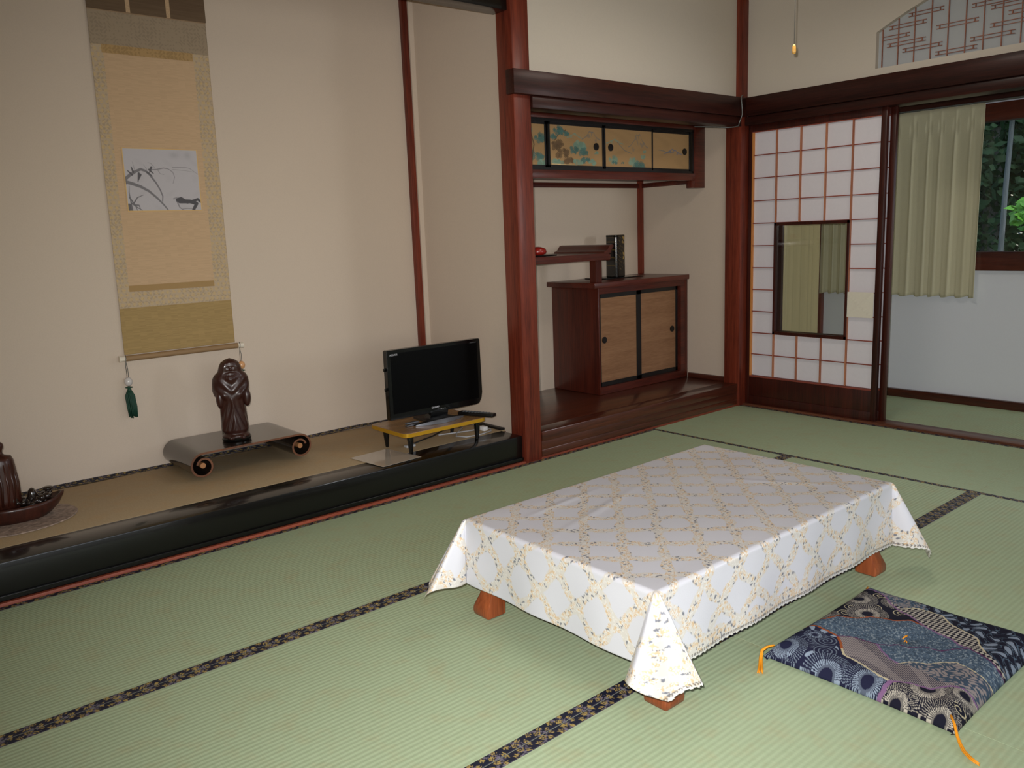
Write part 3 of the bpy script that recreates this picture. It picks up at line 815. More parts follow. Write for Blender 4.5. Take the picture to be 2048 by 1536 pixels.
def zab_color(x, y):
    navy = np.array(lin((34, 36, 62))); blk = np.array(lin((26, 26, 42))); cream = np.array(lin((200, 192, 178))); pale = np.array(lin((150, 164, 182)))
    teal = np.array(lin((88, 106, 124))); teal2 = np.array(lin((64, 80, 98))); mauve = np.array(lin((134, 100, 138))); purp = np.array(lin((96, 52, 92)))
    orng = np.array(lin((160, 84, 44))); stone = np.array(lin((150, 140, 138))); yel = np.array(lin((206, 194, 160)))
    col = np.ones(x.shape + (3,)) * teal
    speck = hashn(np.floor(x / .0035), np.floor(y / .0035), 3)
    col[speck < .35] = teal2
    col[speck > .86] = np.array(lin((140, 152, 160)))
    oL = [(-.714, -1.97), (-.700, -2.005), (-.689, -2.019), (-.685, -2.041), (-.692, -2.082), (-.70, -2.107), (-.729, -2.132), (-.76, -2.154)]
    cA = [(-.76, -2.154), (-.784, -2.171), (-.792, -2.212), (-.803, -2.24), (-.82, -2.283), (-.826, -2.317)]
    mv = [(-.826, -2.317), (-.850, -2.312), (-.90, -2.306)]
    pF = [(-.826, -2.317), (-.813, -2.334), (-.80, -2.355), (-.792, -2.40), (-.745, -2.429), (-.731, -2.461), (-.735, -2.487), (-.74, -2.52)]
    oT = [(-.628, -1.97), (-.628, -2.03), (-.588, -2.046), (-.559, -2.092), (-.524, -2.115), (-.51, -2.148), (-.503, -2.176), (-.473, -2.208), (-.475, -2.247)]
    pG = [(-.335, -1.97), (-.343, -2.016), (-.348, -2.053), (-.361, -2.08), (-.404, -2.117), (-.428, -2.156), (-.448, -2.197), (-.475, -2.247), (-.492, -2.291), (-.498, -2.329), (-.521, -2.359), (-.523, -2.387)]
    pI = [(-.523, -2.387), (-.54, -2.43), (-.559, -2.469), (-.568, -2.52)]
    pB = [(-.70, -2.107), (-.676, -2.137), (-.672, -2.17), (-.668, -2.205), (-.647, -2.232), (-.625, -2.244), (-.625, -2.277), (-.594, -2.299), (-.588, -2.338), (-.55, -2.36), (-.523, -2.387)]
    mD = [(-.668, -2.205), (-.694, -2.229), (-.713, -2.26), (-.72, -2.288)]
    cE = [(-.72, -2.288), (-.696, -2.308), (-.676, -2.345), (-.637, -2.369), (-.616, -2.39), (-.621, -2.418), (-.635, -2.449), (-.64, -2.52)]
    cH = [(-.407, -2.159), (-.381, -2.19), (-.376, -2.223), (-.376, -2.257), (-.413, -2.291), (-.427, -2.322), (-.435, -2.353), (-.447, -2.379), (-.482, -2.397), (-.516, -2.424)]
    sR = [(-.72, -2.288), (-.714, -2.317), (-.721, -2.347), (-.733, -2.372), (-.744, -2.397), (-.735, -2.42), (-.731, -2.461)]
    def chrys(cx, cy, R_, c_line, c_bg, reg, rings=True):
        dx, dy = x - cx, y - cy; d = np.hypot(dx, dy) / R_; a = np.arctan2(dy, dx)
        m_ = reg & (d < 1)
        col[m_] = c_bg
        col[m_ & (d > .62) & (np.cos(60 * a) > .35) & (((d * 14) % 1) > .25)] = c_line * .75
        col[m_ & (d > .36) & (d < .60) & (np.cos(46 * a) > -.15)] = c_line
        col[m_ & (d > .27) & (d < .36)] = (c_line + c_bg * 2) / 3
    # blue chrysanthemum corner
    regA = inpoly([(-.95, -1.9), (-.72, -1.9)] + oL + cA + [(-.90, -2.306), (-.95, -2.32)], x, y)
    col[regA] = navy
    g = np.sin(x * 95 + 2 * np.sin(y * 60)) * np.sin(y * 88 + 2 * np.sin(x * 47))
    col[regA & (g > .55)] = pale
    for sx_, sy_ in [(-.77, -2.07), (-.80, -2.13), (-.745, -2.10), (-.86, -2.225), (-.80, -2.25)]:
        d = np.hypot(x - sx_, y - sy_); a = np.arctan2(y - sy_, x - sx_)
        col[regA & (d < .034)] = navy
        col[regA & (d < .034) & (np.abs(((d / .011) - a / 6.283) % 1 - .5) < .13)] = (pale + navy) / 2
    for a_, b_, r_ in [(-.835, -2.030, .058), (-.868, -2.165, .068), (-.846, -2.268, .060), (-.735, -2.060, .030)]: chrys(a_, b_, r_, pale, navy, regA)
    # cream chrysanthemum on navy: far corner region
    regG = inpoly([(-.628, -1.9), (-.335, -1.9)] + pG[:8] + oT[::-1], x, y)
    regF = inpoly([(-.95, -2.33), (-.90, -2.306)] + [(-.826, -2.317)] + pF + [(-.74, -2.6), (-.95, -2.6)], x, y)
    for reg, cs, sp in ((regG, [(-.437, -2.035, .055), (-.512, -2.100, .058), (-.39, -2.125, .04), (-.60, -2.0, .05), (-.40, -2.0, .04)], [(-.46, -2.10), (-.50, -2.045), (-.44, -2.165), (-.55, -2.05), (-.37, -2.07)]),
                        (regF, [(-.795, -2.395, .066), (-.87, -2.350, .050), (-.868, -2.455, .05), (-.752, -2.465, .045)], [(-.83, -2.345), (-.845, -2.405), (-.835, -2.44), (-.81, -2.475), (-.79, -2.455), (-.77, -2.44)])):
        col[reg] = blk
        for sx_, sy_ in sp:
            d = np.hypot(x - sx_, y - sy_); a = np.arctan2(y - sy_, x - sx_)
            col[reg & (d < .022) & (np.abs(((d / .011) - a / 6.283) % 1 - .5) < .11)] = yel
        for a_, b_, r_ in cs: chrys(a_, b_, r_, cream, blk, reg)
    # striped cream band
    regC = inpoly(oL[-3:] + cA + pF[:6] + sR[::-1] + mD[::-1] + pB[:4][::-1], x, y)
    col[regC] = stone * 1.1
    col[regC & ((((x - y) / .0062) % 1) < .42)] = blk * 2.2
    # floral strip and right hand regions
    regE = inpoly(sR + [(-.735, -2.56), (-.60, -2.56)] + cE[::-1], x, y)
    fl_ = np.sin(x * 210 + 3 * np.sin(y * 120)) * np.sin(y * 190 + 3 * np.sin(x * 130))
    col[regE] = teal2
    col[regE & (fl_ > .05)] = stone
    right = inpoly([(-.335, -1.9)] + pG + pI + [(-.2, -2.6), (-.2, -1.9)], x, y)
    col[right & (fl_ > .25)] = stone * .9
    col[right & (fl_ < -.25)] = teal2
    regJ = right & inpoly(cH[2:] + [(-.568, -2.56), (-.2, -2.6), (-.2, -2.20), (-.33, -2.16)], x, y)
    col[regJ] = blk
    g2 = np.sin(x * 90 + 2.2 * np.sin(y * 75)) * np.sin(y * 82 + 2.2 * np.sin(x * 66))
    col[regJ & (g2 > .5)] = pale * .8
    col[regJ & (np.abs(g2) < .06)] = teal
    regI = right & inpoly([(-.395, -2.115)] + cH + [(-.568, -2.52)] + pI[::-1] + pG[4:][::-1], x, y)
    ck = (np.floor((x + y) / .0125) + np.floor((x - y) / .0125)) % 2
    col[regI] = blk
    col[regI & (ck > .5)] = cream * .85
    for pts, c_, w_ in ((oL, orng, .0035), (oT, orng, .0028), (cA, yel, .0028), (mv, mauve, .006), (pF, mauve, .003), (pG, mauve, .0030), (pI, purp, .0026), (pB, purp, .0022), (mD, mauve, .0028), (cE, yel, .0016), (cH, yel, .0020)):
        d, _ = seglines(pts, x, y)
        col[(d + .0012 * np.sin(x * 300) * np.sin(y * 280)) < w_] = c_
    return col
t = thing('floor_cushion', 'square floor cushion in patchwork print of navy, grey and cream beside the table', 'cushion', (cxm, cym, 0))
n1, n2 = 372, 325
e = np.linspace(-1, 1, n1)[None, :]; g = np.linspace(-1, 1, n2)[:, None]
sq = lambda v: np.sign(v) * (1 - (1 - np.abs(v)) ** 1.0)
hx, hy = (CX1 - CX0) / 2, (CY1 - CY0) / 2
bow = lambda o_: 1 - .020 * (1 - o_ ** 2)
Xc = e * hx * bow(g); Yc = g * hy * bow(e)
edge = np.minimum(1 - np.abs(e) + 0 * g, 1 - np.abs(g) + 0 * e)
H = .016 + .034 * (1 - (1 - np.clip(edge / .20, 0, 1)) ** 2.4)
H -= .010 * np.exp(-((e ** 2 * 1.3 + g ** 2)) / .015)
H += .0035 * np.exp(-((g - .35 * e) / .10) ** 2) * (np.abs(e) < .8) * np.sin(e * 3) + .0015 * np.sin(e * 9) * np.sin(g * 7)
H *= np.where(np.hypot(np.abs(e) - 1, np.abs(g) - 1) < .16, .72 + .28 * np.hypot(np.abs(e) - 1, np.abs(g) - 1) / .16, 1)
tp = np.zeros((n2, n1, 3)); tp[..., 0] = Xc; tp[..., 1] = Yc; tp[..., 2] = H
cc = zab_color(Xc + cxm, Yc + cym)
# skirt down to the mat
rowsP = []; 
P2 = np.concatenate([tp[:1] * 1, tp[:1] * 1, tp, tp[-1:] * 1, tp[-1:] * 1]); c2 = np.concatenate([cc[:1], cc[:1], cc, cc[-1:], cc[-1:]])
P2[0, :, 2] = .001; P2[1, :, 2] = .008; P2[0, :, 1] += .010; P2[1, :, 1] -= .002
P2[-1, :, 2] = .001; P2[-2, :, 2] = .008; P2[-1, :, 1] -= .010; P2[-2, :, 1] += .002
P3 = np.concatenate([P2[:, :1], P2[:, :1], P2, P2[:, -1:], P2[:, -1:]], 1); c3 = np.concatenate([c2[:, :1], c2[:, :1], c2, c2[:, -1:], c2[:, -1:]], 1)
P3[:, 0, 2] = .001; P3[:, 1, 2] = np.minimum(.008, P3[:, 2, 2]); P3[:, 0, 0] += .010; P3[:, 1, 0] -= .002
P3[:, -1, 2] = .001; P3[:, -2, 2] = np.minimum(.008, P3[:, -3, 2]); P3[:, -1, 0] -= .010; P3[:, -2, 0] += .002
link('cover', grid_mesh('cover', P3, c3 * .85), M['cushion'], t, True)
def tassel(pts, seed, parent, r0=.0028, n=7):
    rnd = random.Random(seed); bm = BM()
    for k in range(n):
        o_ = Vector((rnd.uniform(-1, 1), rnd.uniform(-1, 1), rnd.uniform(0, 1)))
        m_ = len(pts)
        tube(bm, [Vector(p) + o_ * (.0012 + .0045 * (i / (m_ - 1)) ** 1.5) for i, p in enumerate(pts)], [r0 * .75] * (m_ - 1) + [r0 * .5], 6)
    obj('tassel', bm, M['orange'], parent, True)
tassel([(-.272, .235, .040), (-.288, .247, .036), (-.302, .253, .028), (-.318, .246, .014), (-.334, .236, .006), (-.357, .222, .004), (-.373, .213, .004)], 1, t)
tassel([(-.272, -.235, .038), (-.288, -.250, .030), (-.306, -.264, .014), (-.322, -.278, .006), (-.340, -.293, .004), (-.356, -.313, .004), (-.366, -.332, .004)], 2, t)
tassel([(.275, -.238, .03), (.295, -.255, .02), (.318, -.268, .006), (.345, -.280, .004)], 3, t)
tassel([(.275, .238, .03), (.295, .252, .02), (.312, .262, .006), (.33, .265, .004)], 4, t)
tassel([(.006, .006, .041), (.013, .003, .044), (.021, -.002, .043)], 5, t, .002, 3)
tassel([(.002, -.004, .041), (-.006, -.008, .044), (-.014, -.010, .043)], 6, t, .002, 3)

# ---------------------------------------------------------------- hanging scroll
t = thing('hanging_scroll', 'tall tan hanging scroll with a small ink painting on the alcove wall', 'scroll', (0, 0, 0))
SX0, SX1 = -1.652, -1.134
Y0 = .893
def scrollx(z):  # hangs with a slight widening towards the bottom
    return SX0 - .018 * (2.3 - z) / 1.6, SX1 - .008 * (2.3 - z) / 1.6
nz, nx = 620, 210
z = np.linspace(2.46, .705, nz)[:, None]; s = np.linspace(0, 1, nx)[None, :]
xa = SX0 - .018 * (2.3 - z) / 1.6; xb = SX1 - .008 * (2.3 - z) / 1.6
X = xa + (xb - xa) * s; Z = z + 0 * s
brown = np.array(lin((156, 130, 102))); tan = np.array(lin((198, 168, 134))); broc = np.array(lin((186, 166, 140))); gold = np.array(lin((208, 178, 124))); kh = np.array(lin((164, 138, 92))); gb = np.array(lin((178, 146, 100)))
col = np.ones(X.shape + (3,)) * brown
hz = hashn(np.floor(Z / .0022), np.floor(X / .03), 2)[..., None]
col *= (.93 + .14 * hz)
lo = (Z < .92); col[lo] = (kh * (.9 + .2 * hz))[lo]
mid = (Z >= .92) & (Z <= 2.218)
fw = np.sin(X * 190 + 2 * np.sin(Z * 160)) * np.sin(Z * 190 + 2 * np.sin(X * 160))
# small woven medallions
gx = (X / .026 + .5 * (np.floor(Z / .022) % 2)) % 1 - .5; gz = (Z / .022) % 1 - .5
rr_ = np.hypot(gx * .026, gz * .022)
med = (rr_ < .0075) & (np.abs(rr_ - .0045) > .0014)
col[mid] = (broc + 0 * hz)[mid]
col[mid & (fw > .35)] = (broc * .84)
col[mid & med] = (gold * .95)
upper = mid & (Z > 2.075); col[upper] = (broc * .72 + 0 * hz)[upper]; col[upper & (fw > .35)] = broc * .62
IX0, IX1 = -1.600, -1.206
tan_m = (X > IX0 - .012 * (2.3 - Z)) & (X < IX1 - .008 * (2.3 - Z)) & (Z < 2.042) & (Z > 1.020)
col[tan_m] = (tan * (.95 + .1 * hz))[tan_m]
bar = (X > IX0 - .012) & (X < IX1 - .006) & (((Z >= 2.042) & (Z < 2.078)))
col[bar] = gb; col[bar & (fw > .1)] = gb * .8
bar2 = (X > IX0 - .012 * (2.3 - Z)) & (X < IX1 - .008 * (2.3 - Z)) & ((Z <= 1.020) & (Z > .994))
col[bar2] = gb * .85
P = np.zeros(X.shape + (3,)); P[..., 0] = X; P[..., 1] = Y0 - .0015 - .001 * np.cos(Z * 5) - .0012 * np.sin(s * 9 + Z * 3); P[..., 2] = Z
o = link('mounting_cloth', grid_mesh('mounting_cloth', P, col), M['paint'], t)
md = o.modifiers.new('thickness', 'SOLIDIFY'); md.thickness = .0015
for xx in (-1.482, -1.306):
    rb = bxo('ribbon', (xx - .009, .8840, 2.222), (xx + .009, .8855, 2.46), plain('scroll_ribbon_%d' % int(-xx * 100), (190, 160, 124), .7, noise=.3, nscale=200), t, 0)
bxo('dark_header', (SX0 - .002, .8860, 2.222), (SX1 + .001, .8875, 2.46), wood('header_cloth', (96, 76, 56), (112, 92, 70), 'x', .8, 0), t, 0)
# ink painting
n1, n2 = 300, 250
PX0, PX1, PZ0, PZ1 = -1.578, -1.238, 1.356, 1.640
x = (PX0 + (PX1 - PX0) * np.linspace(0, 1, n1))[None, :]; zz = (PZ0 + (PZ1 - PZ0) * np.linspace(0, 1, n2))[:, None]
Xp, Zp = x + 0 * zz, zz + 0 * x
w_, h_ = PX1 - PX0, PZ1 - PZ0
u_ = (Xp - PX0) / w_; v_ = (Zp - PZ0) / h_
ink = np.zeros(u_.shape)
def stroke(pts, w0, w1, dark, soft=.004):
    global ink
    L = len(pts) - 1
    for i in range(L):
        (ax, ay), (bx, by) = pts[i], pts[i + 1]
        dx, dy = bx - ax, by - ay; l2 = dx * dx + dy * dy + 1e-9
        tt_ = np.clip(((u_ - ax) * dx + (v_ - ay) * dy) / l2, 0, 1)
        d = np.hypot((u_ - ax - tt_ * dx), (v_ - ay - tt_ * dy) * .82)
        wd = w0 + (w1 - w0) * (i + tt_) / L
        ink = np.maximum(ink, dark * np.clip((wd - d) / soft + .5, 0, 1))
stroke([(0.0, .50), (.07, .57), (.15, .63), (.22, .665), (.28, .64), (.33, .58), (.40, .46), (.45, .34), (.475, .24), (.465, .16)], .022, .006, .62)
stroke([(0.0, .47), (.10, .435), (.20, .39), (.30, .32), (.40, .21), (.48, .10), (.54, 0)], .024, .008, .62)
stroke([(.0, .53), (.0, .44)], .02, .02, .75)
for a, b in [((.19, .60), (.17, .47)), ((.21, .58), (.18, .50)), ((.30, .62), (.36, .56)), ((.33, .66), (.38, .60)), ((.10, .58), (.05, .64)), ((.12, .62), (.10, .70)), ((.36, .70), (.33, .62))]:
    stroke([a, b], .014, .006, .8)
stroke([(.33, .66), (.42, .665), (.52, .69), (.58, .68), (.64, .63), (.66, .55), (.63, .45)], .008, .003, .5)
stroke([(.64, .70), (.80, .71), (.88, .69), (.96, .62), (1.0, .59)], .005, .002, .45)
stroke([(.64, .67), (.82, .655), (.95, .63)], .004, .002, .35)
stroke([(.44, .66), (.47, .60), (.52, .585)], .004, .002, .5); stroke([(.40, .70), (.36, .76), (.32, .775)], .004, .002, .5)
stroke([(.30, .66), (.26, .74)], .004, .002, .4); stroke([(.14, .66), (.12, .78)], .004, .002, .4)
for pts in [[(.06, .0), (.05, .16), (.04, .30), (.05, .40)], [(.08, .12), (.14, .22), (.22, .26)], [(.06, .13), (.13, .06), (.19, .02)], [(.10, .10), (.15, .10), (.17, .02)], [(.04, .22), (.10, .10), (.13, .0)]]:
    stroke(pts, .010, .003, .7)
stroke([(.02, .0), (.025, .10)], .03, .022, .75)
stroke([(.67, .18), (.72, .20), (.80, .145), (.88, .16), (.95, .19), (.985, .15)], .026, .016, .85)
stroke([(.70, .16), (.84, .155), (.93, .12), (.88, .02)], .03, .02, .85)
stroke([(.66, .16), (.69, .06), (.74, .01)], .010, .005, .5); stroke([(.72, .03), (.80, .04), (.88, .03)], .006, .004, .45); stroke([(.62, .2), (.68, .23)], .01, .005, .4)
cloudn = np.clip(np.sin(u_ * 17 + 2 * np.sin(v_ * 9)) * np.sin(v_ * 13 + 1) - .5, 0, 1) * .18
cl = .16 * np.exp(-((u_ - .68) / .07) ** 2 - ((v_ - .90) / .05) ** 2) + .16 * np.exp(-((u_ - .86) / .05) ** 2 - ((v_ - .90) / .06) ** 2)
ink = np.maximum(ink, cloudn * .5 + cl)
pc = np.array(lin((188, 184, 188))); ic = np.array(lin((46, 46, 52)))
col = pc * (1 - ink[..., None]) + ic * ink[..., None]
bd = (u_ < .012) | (u_ > .988) | (v_ < .014) | (v_ > .986)
col[bd] = np.array(lin((212, 178, 120)))
P = np.zeros(u_.shape + (3,)); P[..., 0] = Xp - .010 * (1.64 - Zp); P[..., 1] = .8866; P[..., 2] = Zp
link('ink_painting', grid_mesh('ink_painting', P, col), M['paint'], t)
bm = BM(); tube(bm, [(-1.672, .874, .690), (-1.137, .874, .690)], .0135, 20); obj('roller', bm, M['roller'], t, math.radians(40))
for a, b in ((-1.700, -1.672), (-1.137, -1.109)):
    bm = BM(); tube(bm, [(a, .874, .690), (a + (b - a) * .5, .874, .690), (b, .874, .690)], [.0155, .013, .0135] if a < -1.5 else [.0135, .013, .0155], 16); obj('roller_knob', bm, M['ivory'], t, math.radians(40))
# weights hanging from the roller
def fuchin(x, label, bead, zb, tassel_, y=.872):
    t = thing('scroll_weight', label, 'scroll weight', (x, y, zb), 0, 'weights hanging from the scroll roller')
    bm = BM()
    tube(bm, [(-.003, 0, .0), (-.004, -.002, .05), (-.002, -.015, .690 - zb + .005), (0, 0, .690 - zb + .0165), (.001, .012, .690 - zb), (.004, 0, .04), (.003, 0, 0)], .0014, 6)
    obj('cord', bm, M['cord'], t, True)
    bm = BM(); blob(bm, (0, 0, -.018), (.018, .018, .021), 3, rough=.04); obj('bead', bm, bead, t, True)
    if tassel_:
        bm = BM(); lathe(bm, [(.004, -.040), (.016, -.043), (.017, -.046), (.006, -.049), (.009, -.055), (.010, -.060)], seg=16); obj('tassel_cap', bm, M['green'], t, True)
        bm = BM()
        rnd = random.Random(4)
        for k in range(44):
            a = rnd.random() * 6.28; q_ = math.sqrt(rnd.random())
            tube(bm, [(.006 * q_ * math.cos(a), .006 * q_ * math.sin(a), -.054), (.022 * q_ * math.cos(a), .014 * q_ * math.sin(a), -.085), (.023 * q_ * math.cos(a) + .004, .014 * q_ * math.sin(a), -.14), (.019 * q_ * math.cos(a) + .005, .013 * q_ * math.sin(a), -.178 - rnd.random() * .012)], .0026, 5)
        obj('tassel', bm, M['green'], t, True)
fuchin(-1.672, 'pale bead with dark green tassel hanging from the left end of the roller', M['bead'], .600, True)
fuchin(-1.128, 'orange-pink bead on a cord at the right end of the roller, beside the statue head', M['bead2'], .607, True)

# ---------------------------------------------------------------- scroll-ended stand
t = thing('display_stand', 'black lacquered display stand with rolled scroll ends under the monk statue', 'stand', (-1.26, .69, .1455))
def spiral_stand():
    cl = []
    xl, xr, zc, Ro = -.238, .238, .064, .0585
    turns = 1.2
    pts = []
    n = 40
    th_ = .009
    # right spiral from inner end out to the top, straight across, left spiral in
    seq = []
    for k in range(n + 1):
        a = PI / 2 - 2 * PI * turns * (1 - k / n) * 1.0
        r_ = Ro - .030 * (1 - k / n) ** 1.0
        seq.append((xr + r_ * math.cos(a), zc + r_ * math.sin(a)))
    left = [(-px, pz) for px, pz in seq][::-1]
    line = seq + [(xr * (1 - 2 * i / 12), zc + Ro) for i in range(1, 12)] + left
    return line, th_
line, th_ = spiral_stand()
def sheet_prism(bm, line, th_, y0, y1, mi_side, mi_edge):
    n = len(line); nrm = []
    for i in range(n):
        a = Vector(line[max(i - 1, 0)]); b = Vector(line[min(i + 1, n - 1)]); d = (b - a).normalized(); nrm.append(Vector((-d.y, d.x)))
    rings = []
    for i, (px, pz) in enumerate(line):
        o1 = nrm[i] * th_ / 2
        rings.append([bm.verts.new((px + o1.x, y0, pz + o1.y)), bm.verts.new((px - o1.x, y0, pz - o1.y)), bm.verts.new((px - o1.x, y1, pz - o1.y)), bm.verts.new((px + o1.x, y1, pz + o1.y))])
    for A, B in zip(rings, rings[1:]):
        for k in range(4):
            fc = bm.faces.new((A[k], A[(k + 1) % 4], B[(k + 1) % 4], B[k])); fc.material_index = mi_edge if k in (0, 2) else mi_side
    for R_ in (rings[0], rings[-1]): bm.faces.new(R_).material_index = mi_side
bm = BM(); sheet_prism(bm, line, th_, -.19, .185, 0, 1)
obj('rolled_board', bm, [M['curlblack'], M['curlend']], t, math.radians(40))
for s_x in (-.238, .238):
    bm = BM(); tube(bm, [(s_x, -.186, .066), (s_x, .18, .066)], .0125, 16); obj('scroll_core', bm, M['knobwood'], t, math.radians(40))

# ---------------------------------------------------------------- monk statue
def statue():
    t = thing('monk_statue', 'dark red-brown carved statue of a hooded robed monk on the rolled-end stand', 'statue', (-1.284, .625, .2735), -.28)
    # body as one sculpted surface; front faces -Y
    nz, na = 150, 160
    hh = np.linspace(0, 1, nz)[:, None]; a = np.linspace(0, 2 * PI, na, endpoint=False)[None, :]
    H = .395
    def ip(v, xs, ys): return np.interp(v, xs, ys)
    hx = ip(hh, [0, .03, .06, .09, .13, .25, .40, .50, .56, .62, .70, .76, .80, .84, .90, .95, .985, 1], [.050, .062, .064, .052, .062, .060, .058, .062, .078, .084, .083, .080, .072, .055, .049, .040, .020, .001])
    hy = ip(hh, [0, .03, .06, .09, .13, .25, .40, .50, .56, .62, .70, .76, .80, .84, .90, .95, .985, 1], [.042, .052, .054, .046, .050, .048, .046, .048, .052, .054, .050, .046, .042, .040, .041, .034, .017, .001])
    front = np.clip(-np.sin(a), 0, 1)                  # 1 in front
    ca = np.cos(a)
    rad = np.ones((nz, na))
    # robe folds: V shaped drapes below the waist
    low = np.clip((.52 - hh) / .1, 0, 1) * np.clip((hh - .10) / .05, 0, 1)
    fold = np.sin((hh * 9 + np.abs(ca) * 4.2) * PI * 1.15)
    rad += low * front * .045 * fold
    rad += low * .03 * np.sin(a * 9 + hh * 5) * (1 - front)
    rad += low * .07 * np.exp(-((ca) / .16) ** 2) * front
    # sleeves meeting on the chest
    mid = np.exp(-((hh - .56) / .05) ** 2)
    rad += mid * front * (.16 * np.exp(-((ca - .42) / .18) ** 2) + .16 * np.exp(-((ca + .42) / .18) ** 2) - .05 * np.exp(-(ca / .10) ** 2))
    hangs = np.exp(-((hh - .50) / .05) ** 2) * front
    rad += hangs * .12 * np.exp(-((ca + .05) / .14) ** 2)
    up = np.clip((hh - .55) / .05, 0, 1) * np.clip((.80 - hh) / .05, 0, 1)
    rad += up * front * .05 * np.sin((hh * 14 - np.abs(ca) * 3) * PI)
    # chin, hood opening with the face
    face = front * np.exp(-((ca) / .52) ** 4)
    fz = lambda z0, s0: np.exp(-((hh - z0) / s0) ** 2)
    rad -= face * .12 * np.exp(-((hh - .885) / .052) ** 4)
    rad += face * .15 * np.exp(-((ca + .0) / .13) ** 2) * fz(.872, .014)            # nose
    rad += face * .05 * fz(.915, .010)                                               # brow
    rad -= face * .08 * (np.exp(-((ca - .26) / .10) ** 2) + np.exp(-((ca + .26) / .10) ** 2)) * fz(.897, .008)   # eyes
    rad += face * .07 * (np.exp(-((ca - .34) / .12) ** 2) + np.exp(-((ca + .34) / .12) ** 2)) * fz(.868, .014)   # cheeks
    rad -= face * .06 * np.exp(-(ca / .22) ** 2) * fz(.846, .004)                    # mouth
    rad += face * .08 * np.exp(-(ca / .28) ** 2) * fz(.828, .012)                    # beard
    beard = front * np.exp(-(ca / .30) ** 2) * np.clip((.82 - hh) / .03, 0, 1) * np.clip((hh - .70) / .06, 0, 1)
    rad += beard * (.13 + .02 * np.sin(a * 40))
    rim = front * np.exp(-((np.abs(ca) - .62) / .10) ** 2) * np.exp(-((hh - .88) / .07) ** 4)
    rad += rim * .07
    # feet pushing out of the hem
    ft = np.exp(-((hh - .045) / .030) ** 2) * front
    rad += ft * .26 * (np.exp(-((ca - .40) / .15) ** 2) + np.exp(-((ca + .40) / .15) ** 2))
    P = np.zeros((nz, na + 1, 3))
    x_ = hx * ca * rad; y_ = hy * np.sin(a) * rad
    # slight forward stoop of the head and a sway
    bend = -.014 * np.clip((hh - .6) / .4, 0, 1) ** 1.5
    P[:, :na, 0] = x_ - .006 * np.sin(hh * 3); P[:, :na, 1] = y_ + bend; P[:, :na, 2] = hh * H
    P[:, na] = P[:, 0]
    me = grid_mesh('carved_body', P)
    o = link('carved_body', me, M['statue'], t, True)
    bm = BM(); bm.from_mesh(me); bmesh.ops.remove_doubles(bm, verts=bm.verts, dist=1e-6); bm.to_mesh(me); bm.free()
    me.polygons.foreach_set('use_smooth', [True] * len(me.polygons))
    # drooping sleeve lobes
    for s0 in (-1, 1):
        bm = BM(); blob(bm, (s0 * .060, -.020, .205), (.019, .022, .045), 3); obj('sleeve', bm, M['statue'], t, True)
    bm = BM(); lathe(bm, [(.050, 0), (.066, .003), (.068, .012), (.064, .018)], seg=40, sy=.85); obj('plinth', bm, M['black'], t, math.radians(40))
    return t
statue()

# ---------------------------------------------------------------- carved boat at the left edge
t = thing('speckled_mat', 'oval grey-brown speckled mat under the carved boat', 'mat', (-2.255, .50, .1457))
bm = BM(); lathe(bm, [(.215, 0), (.225, .002), (.222, .005), (.20, .006)], seg=64, sy=.86); obj('woven_disc', bm, M['gravelmat'], t, math.radians(40))
t['category'] = 'mat'
t = thing('boat_carving', 'dark wooden boat carving with heaped treasure and a standing figure, cut by the left edge', 'carving', (-2.235, .50, .1520))
bm = BM()
# hull: lofted boat outline, bow to the right
def hull_ring(z, k):
    pts = []
    for i in range(48):
        a = 2 * PI * i / 48
        px = .155 * k * math.cos(a) + .012 * (z / .07) * (1 if math.cos(a) > 0 else 0)
        py = .075 * k * math.sin(a) * (1 - .45 * abs(math.cos(a)) ** 3)
        pts.append((px, py, z + .018 * max(0, math.cos(a)) ** 4))
    return pts
rings = [[bm.verts.new(p_) for p_ in hull_ring(z_, k_)] for z_, k_ in ((0, .80), (.02, .92), (.05, 1.0), (.064, 1.01), (.064, .93), (.045, .88))]
for A, B in zip(rings, rings[1:]):
    for i in range(48): bm.faces.new((A[i], A[(i + 1) % 48], B[(i + 1) % 48], B[i]))
bm.faces.new(rings[0]); bm.faces.new(rings[-1])
obj('hull', bm, M['statue2'], t, True)
bm = BM(); rnd = random.Random(8)
for k_ in range(46):
    a = rnd.random() * 6.28; q_ = math.sqrt(rnd.random())
    blob(bm, (.045 + .075 * q_ * math.cos(a), .045 * q_ * math.sin(a), .056 + rnd.random() * .022), rnd.uniform(.008, .018), 1, rough=.2, seed=k_)
blob(bm, (.052, .0, .085), (.018, .018, .032), 2, rough=.1); blob(bm, (.112, .01, .085), (.015, .015, .012), 2)
lathe(bm, [(.012, .09), (.020, .098), (.020, .104), (.010, .108)], c=(.112, .01, 0), seg=16)
blob(bm, (-.02, -.02, .085), (.022, .020, .03), 2, rough=.1)
obj('treasure_heap', bm, M['cloisonne'], t, True)
bm = BM()
lathe(bm, [(.052, .05), (.053, .09), (.052, .16), (.049, .22), (.047, .245), (.040, .262), (.020, .268), (.013, .275), (.013, .285), (.019, .300), (.020, .310), (.014, .318), (.002, .320)], c=(-.040, .0, 0), seg=40, sx=1, sy=.8)
for k_ in range(9):
    a = -1.9 + k_ * .42
    tube(bm, [(-.040 + .050 * math.cos(a), .040 * math.sin(a), .07), (-.040 + .050 * math.cos(a + .12), .040 * math.sin(a + .12), .15), (-.040 + .045 * math.cos(a), .036 * math.sin(a), .235)], [.005, .006, .003], 8)
obj('standing_figure', bm, M['statue2'], t, True)

